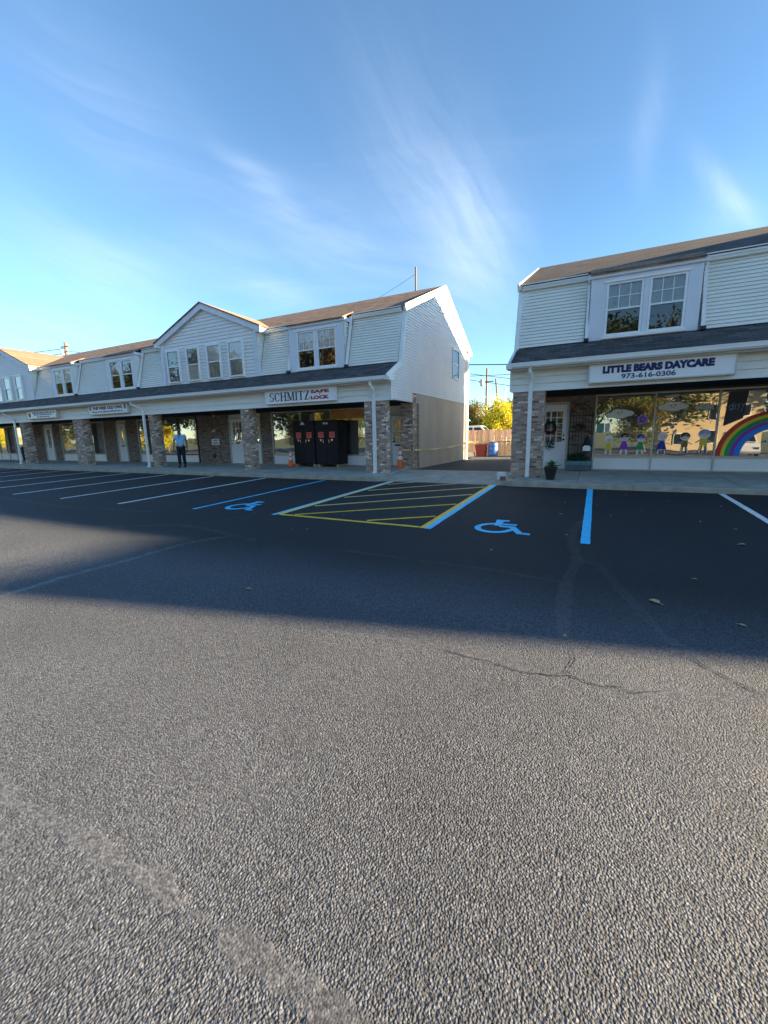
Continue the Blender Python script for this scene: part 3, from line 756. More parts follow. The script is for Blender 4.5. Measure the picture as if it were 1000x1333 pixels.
# ------------------------------------------------------------------ buildings
# profile numbers
YF, YW = 13.04, 15.3               # beam face, shop wall
def upz(y): return 3.99 + (y - 13.84) * (5.80 - 3.99) / (14.33 - 13.84)
BV = Vector((0, 14.33 - 13.84, 5.80 - 3.99)).normalized(); BN = Vector((0, -BV.z, BV.y))
BLEN = (Vector((0, 14.33, 5.80)) - Vector((0, 13.84, 3.99))).length
RS = (7.72 - 5.92) / (18.47 - 14.25)

def window(b, x0, x1, z0, z1, Y, upper='blind', lower='dark', muntin=0, split=0.5, frame=0.055, fm='vinyl', deep=0.32, curtain_m='curtain'):
    """double hung window in a wall facing -Y"""
    fr = MB(); f = frame
    fr.box(x0, x0 + f, Y - .03, Y + .07, z0, z1).box(x1 - f, x1, Y - .03, Y + .07, z0, z1)
    fr.box(x0 + f, x1 - f, Y - .03, Y + .07, z1 - f, z1).box(x0 + f, x1 - f, Y - .05, Y + .07, z0, z0 + f)
    zs = z0 + (z1 - z0) * split
    fr.box(x0 + f, x1 - f, Y - .012, Y + .05, zs - .022, zs + .022)
    w = fr.build('window', fm, b)
    for za, zb, yy in ((zs + .022, z1 - f, Y + 0.012), (z0 + f, zs - .022, Y + 0.03)):
        MB().q((x0 + f, yy, za), (x1 - f, yy, za), (x1 - f, yy, zb), (x0 + f, yy, zb)).build('pane', 'glass', w)
    if muntin:
        mb = MB(); nx, nz = muntin; yy = Y + 0.004; xa, xb, za, zb = x0 + f, x1 - f, zs + .022, z1 - f
        for i in range(1, nx): xx = xa + (xb - xa) * i / nx; mb.box(xx - .009, xx + .009, yy - .006, yy + .006, za, zb)
        for j in range(1, nz): zz = za + (zb - za) * j / nz; mb.box(xa, xb, yy - .005, yy + .005, zz - .009, zz + .009)
        mb.build('muntin', fm, w)
    # behind the panes
    yb = Y + 0.048
    def back(kind, za, zb):
        if kind == 'dark': return
        m = dict(blind='blind', curtain='curtain', drape='drape')[kind]
        n = 24; mb = MB()
        if kind == 'blind':
            k = max(3, int((zb - za) / 0.05))
            for j in range(k):
                a = za + (zb - za) * j / k; c = za + (zb - za) * (j + 1) / k; mb.q((x0 + f, yb - .006, a), (x1 - f, yb - .006, a), (x1 - f, yb + .006, c), (x0 + f, yb + .006, c))
        else:
            for j in range(n):
                a = x0 + f + (x1 - x0 - 2 * f) * j / n; c = x0 + f + (x1 - x0 - 2 * f) * (j + 1) / n
                mb.q((a, yb + .008 * sin(j * 1.7), za), (c, yb + .008 * sin((j + 1) * 1.7), za), (c, yb + .008 * sin((j + 1) * 1.7), zb), (a, yb + .008 * sin(j * 1.7), zb))
        mb.build('blind' if kind == 'blind' else 'curtain', m, w)
    back(upper, zs - .02, z1 - f); back(lower, z0 + f, zs)
    MB().q((x0, Y + deep, z0), (x1, Y + deep, z0), (x1, Y + deep, z1), (x0, Y + deep, z1)).q((x0, Y + .07, z0), (x0, Y + deep, z0), (x0, Y + deep, z1), (x0, Y + .07, z1)).q((x1, Y + .07, z0), (x1, Y + deep, z0), (x1, Y + deep, z1), (x1, Y + .07, z1)).q((x0, Y + .07, z0), (x1, Y + .07, z0), (x1, Y + deep, z0), (x0, Y + deep, z0)).q((x0, Y + .07, z1), (x1, Y + .07, z1), (x1, Y + deep, z1), (x0, Y + deep, z1)).build('dark_backing', 'inside', w)  # dark backing colour stands in for the unlit room behind the panes
    return w

def dormer(b, x0, x1, wins, muntin=0, kinds=('blind', 'dark'), cheek_joined=True, shift=0):
    """box dormer, vertical face at Y 13.84"""
    Y = 13.83; z0, z1 = 3.985, 5.60
    # face boards round the windows (pale grey panels)
    wx0, wx1 = wins[0][0], wins[-1][1]; wz0, wz1 = 4.07, 5.45
    d = MB()
    d.box(x0, wx0, Y, Y + .12, z0, z1).box(wx1, x1, Y, Y + .12, z0, z1).box(wx0, wx1, Y, Y + .12, wz1, z1).box(wx0, wx1, Y, Y + .12, z0, wz0)
    for a, c in zip(wins[:-1], wins[1:]): d.box(a[1], c[0], Y - .004, Y + .12, wz0, wz1)
    dd = d.build('dormer', 'trim_grey', b)
    # head trim / small cornice under roof edge
    MB().box(x0 - .09, x1 + .09, Y - .06, Y + .34, 5.60, 5.722).build('cornice', 'trim_grey', dd)
    MB().box(wx0 - .05, wx1 + .05, Y - .03, Y - .001, wz1, wz1 + .06).build('head_trim', 'vinyl', dd)
    MB().box(wx0 - .05, wx1 + .05, Y - .045, Y - .001, wz0 - .07, wz0 - .002).build('sill', 'vinyl', dd)
    for i, (a, c) in enumerate(wins):
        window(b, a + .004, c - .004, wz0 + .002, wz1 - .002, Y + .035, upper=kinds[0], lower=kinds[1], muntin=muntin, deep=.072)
    # cheeks: wedge between vertical face and battered wall
    for xx, sg in ((x0, -1), (x1, 1)):
        poly = [(0.0, 0.0), (0.025, 0.0), (0.47, 1.72), (0.0, 1.72)]
        if sg > 0: siding(poly, (xx - .002, Y + .0, 3.985), (0, 1, 0), (0, 0, 1), (1, 0, 0), 0.10, b, 'siding', joined=True)
        else: siding(poly, (xx + .002, Y + .0, 3.985), (0, 1, 0), (0, 0, 1), (-1, 0, 0), 0.10, b, 'siding', joined=True)
    # roof lip over dormer
    zl = lambda y: 5.92 + (y - 14.25) * RS
    MB().prism([(x0 - .03, 13.72, zl(13.72) + .03), (x1 + .03, 13.72, zl(13.72) + .03), (x1 + .03, 14.5, zl(14.5) + .03), (x0 - .03, 14.5, zl(14.5) + .03)], (0, 0, -.045)).build('dormer_roof', 'shingle_brown', dd)

def up_spout(b, x, z0=3.98, dxl=-0.09):
    mb = MB(); y1 = 14.26; y0 = 13.80
    mb.bar((x, y1 - .05, 5.76), (x + dxl, y0 - .03, z0 + .06), 0.085, 0.07, upv=(0, 1, 0)); mb.box(x - .06, x + .06, y1 - .11, y1 + .02, 5.74, 5.80)
    o = mb.build('downspout', 'gutter', b)
    MB().box(x + dxl - .055, x + dxl + .055, y0 - .12, y0 + .0, z0 - .02, z0 + .07).build('outlet', 'black_plastic', o)

def gable(b, x0, x1, h_apex=7.1, wins=None, joined=False, cours=0.14, kinds=None, Y=13.84, z_eave=5.92, half=None):
    """cross gable flush with upper wall foot"""
    xm = (x0 + x1) / 2; z0 = 3.985
    Yb = Y
    MB().prism([(x0, Y + .03, z0), (x1, Y + .03, z0), (x1, Y + .03, z_eave), (xm, Y + .03, h_apex), (x0, Y + .03, z_eave)], (0, 0.25, 0)).build('gable_wall', 'siding_grey', b)
    # siding in pieces around the windows
    m = 'siding_grey'
    poly = [(x0, 0), (x1, 0), (x1, z_eave - z0), (xm, h_apex - z0), (x0, z_eave - z0)]
    siding(poly, (0, Y + .028, z0), (1, 0, 0), (0, 0, 1), (0, -1, 0), cours, b, m, joined=joined)
    # corner boards
    for xa, xb, sg in ((x0, x0 + .16, -1), (x1 - .16, x1, 1)):
        MB().prism([(xa + (-.10 if sg < 0 else 0), Y - .03, z0), (xb + (.10 if sg > 0 else 0), Y - .03, z0), (xb, Y - .03, z_eave), (xa, Y - .03, z_eave)], (0, .06, 0)).build('corner_board', 'trim_grey', b)
    # rakes
    rk = Vector((xm - x0, 0, h_apex - z_eave)).normalized(); ov = 0.32
    for sg in (-1, 1):
        xe = xm + sg * ((xm - x0) + ov); ze = z_eave - ov * (h_apex - z_eave) / (xm - x0)
        t = 0.24
        MB().prism([(xm, Y - .12, h_apex + .10), (xm, Y - .12, h_apex + .10 - t), (xe, Y - .12, ze + .10 - t), (xe, Y - .12, ze + .10)][::sg], (0, .10, 0)).build('rake_board', 'trim_grey', b)
        # roof plane back to the main roof
        zr = lambda y: 5.92 + (y - 14.25) * RS
        def yat(z): return 14.25 + (z - 5.92) / RS
        top = yat(h_apex + .14); bot = max(yat(ze + .14), Y - .1)
        pts = [(xm, Y - .16, h_apex + .145), (xe, Y - .16, ze + .145), (xe, max(bot, Y) + .02, ze + .145), (xm, top + .02, h_apex + .145)]
        if sg > 0: pts = pts[::-1]
        MB().prism(pts, (0, 0, -.05)).build('gable_roof', 'shingle_brown', b)
        # cheek
        xx = x0 if sg < 0 else x1
        poly = [(0.0, 0.0), (0.0, 0.0), (0.49, 1.90), (0.0, 1.90)]
        siding([(0.0, 0.0), (0.02, 0.0), (0.49, 1.85), (0.0, 1.85)], (xx + sg * .03, Y - .02, z0), (0, 1, 0), (0, 0, 1), (sg, 0, 0), 0.12, b, 'siding', joined=True)
        # eave return
        MB().box(min(xx, xe), max(xx, xe), Y - .10, Y + .62, ze - .10, ze + .055).build('eave_return', 'trim', b)
    for i, (a, c, u, l) in enumerate(wins or []):
        # small flat surround so the boards stop at the window
        MB().box(a - .07, c + .07, Y - .035, Y + .02, 3.99, 4.045).build('sill', 'vinyl', b)
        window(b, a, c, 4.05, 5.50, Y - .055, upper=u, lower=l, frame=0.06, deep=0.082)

def main_walls(b, xa, xb, panels, name_side=None):
    pass

def body(b, x0, x1, back=22.28, roofm='shingle_brown'):
    """roof, gutters, beam, soffit, core walls between x0 and x1"""
    # core (upper storey + back), closed volume behind siding
    core = MB()
    prof = [(13.93, 3.9), (14.41, 5.80), (18.47, 7.55), (back, 5.62), (back, 0.0), (15.33, 0.0), (15.33, 2.74), (13.93, 2.74)]
    core.prism([(x0 + .03, y, z) for y, z in prof], (x1 - x0 - .06, 0, 0)).build('wall', 'siding_grey', b)
    # main roof: two slopes with thickness, small overhang at the ends
    e = 0.10
    for pts, nm in (([(14.17, 5.885), (18.47, 7.72)], 'roof'), ([(18.47, 7.72), (back + .58, 5.66)], 'roof')):
        (ya, za), (yb, zb) = pts
        MB().prism([(x0 - e, ya, za), (x1 + e, ya, za), (x1 + e, yb, zb), (x0 - e, yb, zb)], (0, 0, -.05)).build(nm, roofm, b)
    # lower pent roof
    MB().prism([(x0 + .02, 12.72, 3.40), (x1 - .02, 12.72, 3.40), (x1 - .02, 13.90, 4.005), (x0 + .02, 13.90, 4.005)], (0, 0, -.05)).build('porch_roof', 'shingle_dark', b)
    # lower gutter (K profile)
    g = [(12.80, 3.255), (12.70, 3.255), (12.665, 3.30), (12.665, 3.34), (12.655, 3.385), (12.655, 3.40), (12.80, 3.40)]
    MB().prism([(x0 - .05, y, z) for y, z in g][::-1], (x1 - x0 + .10, 0, 0)).build('gutter', 'gutter', b)
    MB().box(x0, x1, 12.80, YF - .0, 3.215, 3.25).build('eave_soffit', 'fascia', b)
    MB().box(x0, x1, YF + .03, YF + .22, 2.655, 3.34).build('beam', 'fascia', b)
    siding([(x0, 0), (x1, 0), (x1, .55), (x0, .55)], (0, YF + .028, 2.66), (1, 0, 0), (0, 0, 1), (0, -1, 0), 0.185, b, 'siding')
    MB().box(x0, x1, YF - .012, YF + .034, 2.635, 2.68).build('beam_trim', 'trim', b)
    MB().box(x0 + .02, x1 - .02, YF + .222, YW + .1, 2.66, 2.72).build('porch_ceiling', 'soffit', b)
    # dark header above shop windows
    MB().box(x0 + .05, x1 - .05, YW - .04, YW + .02, 2.60, 2.66).build('header', 'bronze', b)

def upper_gutter(b, x0, x1):
    g = [(14.30, 5.76), (14.21, 5.76), (14.18, 5.80), (14.18, 5.84), (14.165, 5.875), (14.165, 5.89), (14.30, 5.89)]
    MB().prism([(x0, y, z) for y, z in g][::-1], (x1 - x0, 0, 0)).build('upper_gutter', 'gutter', b)

def front_panel(b, xa, xb, joined=False, m='siding'):
    O = (0, 13.835, 3.985)
    siding([(xa, 0), (xb, 0), (xb, BLEN), (xa, BLEN)], O, (1, 0, 0), BV, BN, 0.10, b, m, joined=joined)
    MB().box(xa, xb, 14.20, 14.36, 5.71, 5.76).build('frieze', 'fascia', b)
    upper_gutter(b, xa, xb)

def post(b, x0, x1, d=0.42, y0=13.06):
    MB().box(x0, x1, y0, y0 + d, 0.05, 2.64).build('brick_post', 'brick_post', b)
def low_spout(b, x, xg=None):
    xg = x if xg is None else xg
    mb = MB()
    mb.tube([(xg, 12.74, 3.26), (xg, 12.77, 3.15), (x, 12.95, 2.98 if xg == x else 2.90), (x, 12.985, 2.82)], 0.050, 8)
    mb.box(x - .055, x + .055, 12.955, 13.03, 0.22, 2.86)
    mb.box(x - .058, x + .058, 12.90, 13.03, 0.17, 0.24)
    o = mb.build('downspout', 'gutter', b)
    for z in (2.4, 1.0): MB().box(x - .07, x + .07, 12.945, 13.06, z, z + .03).build('strap', 'gutter', o)

def shop_window(b, xs_, z_glass0=0.70, z0=0.24, z1=2.60, fm='alu', y=YW, label=None):
    """row of panes over white panels; xs_ = pane edges"""
    x0, x1 = xs_[0], xs_[-1]; f = 0.045
    fr = MB(); fr.box(x0, x1, y - .05, y + .05, z1 - f, z1).box(x0, x1, y - .06, y + .05, z_glass0 - .05, z_glass0).box(x0, x1, y - .05, y + .05, z0, z0 + .03)
    for i, xx in enumerate(xs_):
        a = xx if i == 0 else (xx - f if i == len(xs_) - 1 else xx - f / 2)
        fr.box(a, a + f, y - .056, y + .05, z0 + .03, z1 - f)
    w = fr.build('shop_window', fm, b, label=label)
    for a, c in zip(xs_[:-1], xs_[1:]):
        MB().q((a + f / 2, y, z_glass0), (c - f / 2, y, z_glass0), (c - f / 2, y, z1 - f), (a + f / 2, y, z1 - f)).build('pane', 'shop_glass', w)
        MB().box(a + f / 2, c - f / 2, y - .02, y + .02, z0 + .03, z_glass0 - .05).build('base_panel', 'knee', w)
    return w

def door(b, x0, x1, z0, z1, y=YW - .03, grid=(3, 3), gl=(0.18, 0.50, 0.82, 0.93), m='door_white', knob='l', slot=True, arch=False):
    fr = MB(); f = 0.07
    fr.box(x0, x0 + f, y - .02, y + .1, z0, z1).box(x1 - f, x1, y - .02, y + .1, z0, z1).box(x0 + f, x1 - f, y - .02, y + .1, z1 - f, z1)
    d = MB(); a, c = x0 + f, x1 - f; za, zb = z0 + .03, z1 - f
    W_, H_ = c - a, zb - za
    gx0, gx1 = a + W_ * gl[0], a + W_ * (1 - gl[0]); gz0, gz1 = za + H_ * gl[1], za + H_ * gl[3]
    d.box(a, gx0, y + .02, y + .07, za, zb).box(gx1, c, y + .02, y + .07, za, zb).box(gx0, gx1, y + .02, y + .07, za, gz0).box(gx0, gx1, y + .02, y + .07, gz1, zb)
    # raised lower panels
    pz0, pz1 = za + .12, gz0 - .12
    if pz1 > pz0:
        xm = (a + c) / 2
        for u0, u1 in ((a + .1, xm - .05), (xm + .05, c - .1)):
            d.box(u0, u1, y + .008, y + .022, pz0, pz1)
    fo = fr.build('door_frame', 'door_frame', b)
    o = d.build('door', m, b)
    MB().q((gx0, y + .05, gz0), (gx1, y + .05, gz0), (gx1, y + .05, gz1), (gx0, y + .05, gz1)).build('pane', 'shop_glass', o)
    mb = MB()
    for i in range(1, grid[0]): xx = gx0 + (gx1 - gx0) * i / grid[0]; mb.box(xx - .012, xx + .012, y + .03, y + .06, gz0, gz1)
    for j in range(1, grid[1]): zz = gz0 + (gz1 - gz0) * j / grid[1]; mb.box(gx0, gx1, y + .031, y + .059, zz - .012, zz + .012)
    mb.build('muntin', m, o)
    kx = c - .07 if knob == 'r' else a + .07
    k = MB(); k.disc((kx, y + .0, z0 + .98), .035, (0, -1, 0), .05, 12); k.disc((kx, y + .0, z0 + 1.12), .028, (0, -1, 0), .05, 12); k.build('handle', 'bronze', o)
    if slot: MB().box((a + c) / 2 - .13, (a + c) / 2 + .13, y + .002, y + .02, gz0 - .12, gz0 - .05).build('letter_slot', 'bronze', o)
    return o

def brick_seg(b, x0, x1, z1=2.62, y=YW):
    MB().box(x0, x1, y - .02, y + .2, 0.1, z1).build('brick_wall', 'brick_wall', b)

# ---------------- left building
LB = root('strip_mall_building', (-6.2, 13.0, 0), 'long left two-storey strip of shops with pale siding, two front gables and brown shingle roof', 'building')
LX0 = -58.0; LX1 = -6.2
body(LB, LX0, LX1)
front_panel(LB, -8.30, -6.30)
front_panel(LB, -12.55, -11.05)
front_panel(LB, -20.42, -18.55)
front_panel(LB, -25.80, -22.98, joined=True)
front_panel(LB, -30.30, -28.15, joined=True)
front_panel(LB, -46, -36.6, joined=True); front_panel(LB, -58, -49, joined=True)
dormer(LB, -10.97, -8.45, [(-10.62, -9.76), (-9.68, -8.80)], muntin=(3, 2))
dormer(LB, -22.92, -20.50, [(-22.66, -21.80), (-21.70, -20.80)], muntin=0, kinds=('drape', 'dark'))
dormer(LB, -28.10, -25.88, [(-27.90, -27.08), (-26.98, -26.15)], kinds=('blind', 'dark'))
dormer(LB, -49, -46.1, [(-48.6, -47.6), (-47.5, -46.5)])
gable(LB, -18.50, -12.62, 7.12, [(-18.12, -17.26, 'curtain', 'drape'), (-16.78, -15.98, 'drape', 'dark'), (-15.50, -14.66, 'blind', 'curtain'), (-14.22, -13.36, 'blind', 'curtain')])
gable(LB, -36.45, -30.42, 7.15, [(-36.2, -35.3, 'blind', 'dark'), (-34.9, -34.0, 'blind', 'dark'), (-33.6, -32.75, 'blind', 'curtain'), (-32.2, -31.4, 'blind', 'dark')][::1], joined=True)
up_spout(LB, -8.34, dxl=0); up_spout(LB, -20.38, dxl=0); up_spout(LB, -25.77, dxl=0); up_spout(LB, -11.02, dxl=0)
# posts
MB().box(-7.25, -6.42, 13.06, 13.36, 0.05, 2.64).build('brick_post', 'brick_post', LB)
post(LB, -13.04, -12.60); post(LB, -18.90, -18.52); post(LB, -25.2, -24.35); post(LB, -30.8, -30.3); post(LB, -37, -36.5); post(LB, -43, -42.2)
low_spout(LB, -6.84); low_spout(LB, -19.12, -19.62); low_spout(LB, -31.2, -31.8)
# side wall: stucco base, lap siding above, brick pier at the porch corner
MB().box(-6.42, -6.215, 15.26, 22.05, -0.1, 3.02).build('stucco_wall', 'stucco', LB)
MB().box(-6.70, -6.195, 14.91, 15.26, 0.05, 3.01).build('brick_pier', 'brick_post', LB)
MB().box(-6.40, -6.10, 22.05, 22.30, 0.1, 5.5).build('corner_board', 'trim', LB)
MB().box(-6.215, -6.185, 13.02, 13.12, 2.66, 3.36).build('corner_board', 'trim', LB)
side = [(13.04, 2.66), (14.91, 2.66), (15.25, 3.02), (22.2, 3.02), (22.2, 5.80), (18.47, 7.55), (14.30, 5.78), (13.84, 3.95), (12.98, 3.50), (13.04, 3.30)]
side1 = [(13.04, 2.66), (14.905, 2.66), (14.905, 3.02), (13.04, 3.02)]
siding(side1, (LX1 - .018, 0, 0), (0, 1, 0), (0, 0, 1), (1, 0, 0), 0.10, LB, 'siding_grey', v_off=0.02)
side2 = [(13.04, 3.02), (22.2, 3.02), (22.2, 5.80), (18.47, 7.58), (14.30, 5.80), (13.84, 3.95), (13.04, 3.50)]
siding(side2, (LX1 - .018, 0, 0), (0, 1, 0), (0, 0, 1), (1, 0, 0), 0.10, LB, 'siding_grey', v_off=0.02)
MB().prism([(LX1 - .04, y, z) for y, z in side1], (-.25, 0, 0)).prism([(LX1 - .04, y, z) for y, z in side2], (-.25, 0, 0)).build('side_wall', 'siding_grey', LB)
# trim along the porch roof end and battered corner
def endtrim(b, xe, sg):
    for (ya, za), (yb, zb), w in (((12.70, 3.36), (13.88, 3.965), .17), ((13.80, 3.93), (14.30, 5.78), .13)):
        MB().bar((xe + sg * .012, ya, za), (xe + sg * .012, yb, zb), .05, w, upv=(0, 0, 1) if w else (0, 0, 1)).build('corner_trim', 'trim', b)
    for (ya, za), (yb, zb) in (((14.14, 5.79), (18.47, 7.60)), ((18.47, 7.60), (22.86 + (.82 if sg < 0 else 0), 5.55))):
        MB().bar((xe + sg * .075, ya, za), (xe + sg * .075, yb, zb), .05, .24).build('rake_board', 'trim', b)
        MB().bar((xe + sg * .03, ya + .03, za - .0), (xe + sg * .03, yb, zb), .09, .12).build('rake_soffit', 'trim', b)
endtrim(LB, LX1, 1)
MB().prism([(LX1 + .11, 12.66, 3.25), (LX1 + .11, 13.06, 3.25), (LX1 + .11, 13.06, 3.48), (LX1 + .11, 12.66, 3.36)], (-.14, 0, 0)).build('eave_return', 'trim', LB)
# side window (faces +X)
def side_window(b, X, y0, y1, z0, z1):
    f = .07; fr = MB()
    fr.box(X, X + .05, y0, y0 + f, z0, z1).box(X, X + .05, y1 - f, y1, z0, z1).box(X, X + .05, y0 + f, y1 - f, z1 - f, z1).box(X, X + .06, y0 + f, y1 - f, z0, z0 + f).box(X, X + .035, y0 + f, y1 - f, (z0 + z1) / 2 - .025, (z0 + z1) / 2 + .025)
    w = fr.build('window', 'trim_grey', b)
    zm = (z0 + z1) / 2
    for a, c in ((z0 + f, zm - .025), (zm + .025, z1 - f)):
        MB().q((X + .018, y0 + f, a), (X + .018, y1 - f, a), (X + .018, y1 - f, c), (X + .018, y0 + f, c)).build('pane', 'glass', w)
    MB().box(X + .008, X + .012, y0 + f, y1 - f, z0 + f, z1 - f).build('dark_backing', 'inside', w)  # dark sheet in place of the unlit room
side_window(LB, LX1 + .006, 19.75, 20.75, 4.03, 5.42)
lv = MB().box(LX1 - .03, LX1 + .035, 17.98, 18.02, 6.55, 7.0).box(LX1 - .03, LX1 + .035, 18.42, 18.46, 6.55, 7.0).box(LX1 - .03, LX1 + .035, 18.02, 18.42, 6.96, 7.0).box(LX1 - .03, LX1 + .035, 18.02, 18.42, 6.55, 6.59).build('gable_vent', 'trim', LB)
for k in range(6): MB().prism([(LX1 + .03, 18.02, 6.60 + .06 * k), (LX1 + .03, 18.42, 6.60 + .06 * k), (LX1 - .0, 18.42, 6.65 + .06 * k), (LX1 - .0, 18.02, 6.65 + .06 * k)], (-.008, 0, 0)).build('louver', 'trim', lv)
# side downspout at rear corner
MB().tube([(LX1 - .0, 22.42, 5.5), (LX1 + .06, 22.2, 5.1), (LX1 + .05, 22.05, 4.8), (LX1 + .06, 22.0, 4.6)], .035, 8).build('downspout', 'gutter', LB)

# shopfronts (left building)
shop_window(LB, [-13.38, -11.75, -10.14, -8.30])
MB().box(-10.10, -8.40, YW - .012, YW - .006, 2.2, 2.54).build('orange_strip', 'strip_orange', LB)  # flat orange strip just outside the third pane
door(LB, -8.22, -7.36, .24, 2.4)
door(LB, -7.33, -6.70, .24, 2.28, gl=(.12, .46, .8, .93), grid=(3, 4), m='door_white')
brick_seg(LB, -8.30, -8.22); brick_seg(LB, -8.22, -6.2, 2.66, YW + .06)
brick_seg(LB, -14.05, -13.38)
door(LB, -15.00, -14.06, .24, 2.45, knob='r', gl=(.1, .45, .8, .95), grid=(2, 3))
door(LB, -16.10, -15.05, .24, 2.45, knob='l')
brick_seg(LB, -18.30, -16.12); brick_seg(LB, -16.12, -14.04, 2.66, YW + .06)
shop_window(LB, [-21.35, -19.80, -18.33], fm='bronze')
brick_seg(LB, -21.62, -21.35)
shop_window(LB, [-23.12, -21.65], fm='alu')
brick_seg(LB, -24.18, -23.12)
door(LB, -25.10, -24.20, .24, 2.5, grid=(1, 1), gl=(.38, .45, .8, .92), knob='r')
brick_seg(LB, -26.30, -25.10, 2.66)
shop_window(LB, [-27.75, -26.35])
brick_seg(LB, -29.3, -27.75)
shop_window(LB, [-31.0, -29.35])
brick_seg(LB, -31.9, -31.0)
door(LB, -33.05, -31.95, .24, 2.48, grid=(2, 3), gl=(.3, .45, .8, .93), knob='l')
brick_seg(LB, -35.7, -33.05)
shop_window(LB, [-41.4, -39.4, -38.1, -37.0, -35.75])
brick_seg(LB, -58, -41.4)
# shop interior shell behind the glass
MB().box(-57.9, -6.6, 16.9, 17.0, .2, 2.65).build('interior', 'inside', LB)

# ---------------- right building
RB = root('daycare_building', (-2.3, 13.0, 0), 'right-hand two-storey shop building with daycare shopfront, pale siding and dark porch roof', 'building')
RX0, RX1 = -2.3, 54.0
body(RB, RX0, RX1, 23.1, 'shingle_umber')
front_panel(RB, -2.27, -0.47)
front_panel(RB, 2.25, 3.5)
dormer(RB, -0.36, 2.18, [(0.03, 0.92), (1.04, 1.88)], muntin=(3, 2), kinds=('curtain', 'dark'))
front_panel(RB, 3.5, 5.2)
gable(RB, 5.2, 12.2, 7.58, [(5.9, 6.85, 'blind', 'dark'), (7.5, 8.4, 'blind', 'dark'), (9.0, 9.9, 'blind', 'dark'), (10.5, 11.4, 'blind', 'dark')], joined=True)
front_panel(RB, 12.2, 14.6, joined=True); dormer(RB, 14.65, 17.2, [(15.0, 15.9), (16.0, 16.9)]); front_panel(RB, 17.25, 32.35, joined=True)
gable(RB, 32.4, 37.0, 7.22, None, joined=True, Y=14.12); front_panel(RB, 37.05, 54, joined=True)
up_spout(RB, -0.42, dxl=0.02); up_spout(RB, 2.28, dxl=0.0)
MB().box(-2.24, -1.36, 13.06, 13.46, 0.02, 2.64).build('brick_post', 'brick_post', RB)
post(RB, 5.6, 6.1); post(RB, 11.6, 12.1); post(RB, 18, 18.5); post(RB, 26, 26.5); post(RB, 34, 34.5)
low_spout(RB, -1.74)
MB().box(-2.33, -2.1, 15.26, 23.1, -.1, 3.02).build('stucco_wall', 'stucco', RB)
MB().box(-2.32, -2.0, 13.06, 23.1, 2.66, 3.02).build('side_wall', 'siding_grey', RB)
sw = [(13.04, 3.02), (23.1, 3.02), (23.1, 5.75), (18.47, 7.58), (14.30, 5.80), (13.84, 3.95), (13.04, 3.50)]
MB().prism([(RX0 + .02, y, z) for y, z in sw], (.2, 0, 0)).build('side_wall', 'siding_grey', RB)
endtrim(RB, RX0, -1)
MB().prism([(RX0 - .09, 12.66, 3.25), (RX0 - .09, 13.06, 3.25), (RX0 - .09, 13.06, 3.48), (RX0 - .09, 12.66, 3.36)], (.14, 0, 0)).build('eave_return', 'trim', RB)
MB().box(-2.335, -2.29, 13.02, 13.12, 2.66, 3.36).build('corner_board', 'trim', RB)
# shopfront
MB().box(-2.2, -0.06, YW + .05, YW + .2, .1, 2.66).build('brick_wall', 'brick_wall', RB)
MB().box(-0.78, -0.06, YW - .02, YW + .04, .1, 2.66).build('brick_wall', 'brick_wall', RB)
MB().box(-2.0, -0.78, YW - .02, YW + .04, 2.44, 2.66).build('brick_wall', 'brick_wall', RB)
ddoor = door(RB, -1.90, -0.80, .24, 2.42, knob='r', grid=(4, 5), gl=(.13, .42, .8, .90), slot=False)
SW = shop_window(RB, [-0.05, 1.575, 3.13, 4.69, 6.25], z_glass0=.68, z1=2.60, label='daycare shopfront panes painted with clouds, children and a rainbow')
brick_seg(RB, 6.25, 54)
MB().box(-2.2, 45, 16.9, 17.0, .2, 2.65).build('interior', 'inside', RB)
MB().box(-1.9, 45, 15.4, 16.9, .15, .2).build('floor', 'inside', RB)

# daycare window paintings (on the inside face of the glass, flat paint)
YP = YW - .006
LAY = [0]
def art(name, m, polys):
    LAY[0] += 1; y = YP - .0006 * LAY[0]
    mb = MB()
    for p in polys: mb.q(*[(a, y, b_) for a, b_ in p])
    return mb.build(name, m, SW)
def ell(cx, cz, rx, rz, n=18, a0=0, a1=2 * pi): return [(cx + rx * cos(a0 + (a1 - a0) * k / n), cz + rz * sin(a0 + (a1 - a0) * k / n)) for k in range(n)]
def stroke(pts, w):
    out_ = []
    for a, b_ in zip(pts[:-1], pts[1:]):
        dx_, dz_ = b_[0] - a[0], b_[1] - a[1]; l = math.hypot(dx_, dz_) or 1; nx, nz = -dz_ / l * w / 2, dx_ / l * w / 2
        out_.append([(a[0] - nx, a[1] - nz), (b_[0] - nx, b_[1] - nz), (b_[0] + nx, b_[1] + nz), (a[0] + nx, a[1] + nz)])
    return out_
def pz(x, y, Yd=YW):      # helper kept for readability: plane coordinates measured from the photograph
    return (x, y)
def union_blobs(blobs, grow=0.0):
    """outline of a union of ellipses around its centre"""
    cx = sum(b_[0] for b_ in blobs) / len(blobs); cz = sum(b_[1] for b_ in blobs) / len(blobs); P = []
    for k in range(60):
        a = 2 * pi * k / 60; best = 0
        for r in np.linspace(0, 1.2, 200):
            px_, pz_ = cx + r * cos(a), cz + r * sin(a)
            if any(((px_ - bx) / rx) ** 2 + ((pz_ - bz) / rz) ** 2 <= 1 for bx, bz, rx, rz in blobs): best = r
        P.append((cx + (best + grow) * cos(a), cz + (best + grow) * sin(a)))
    return P
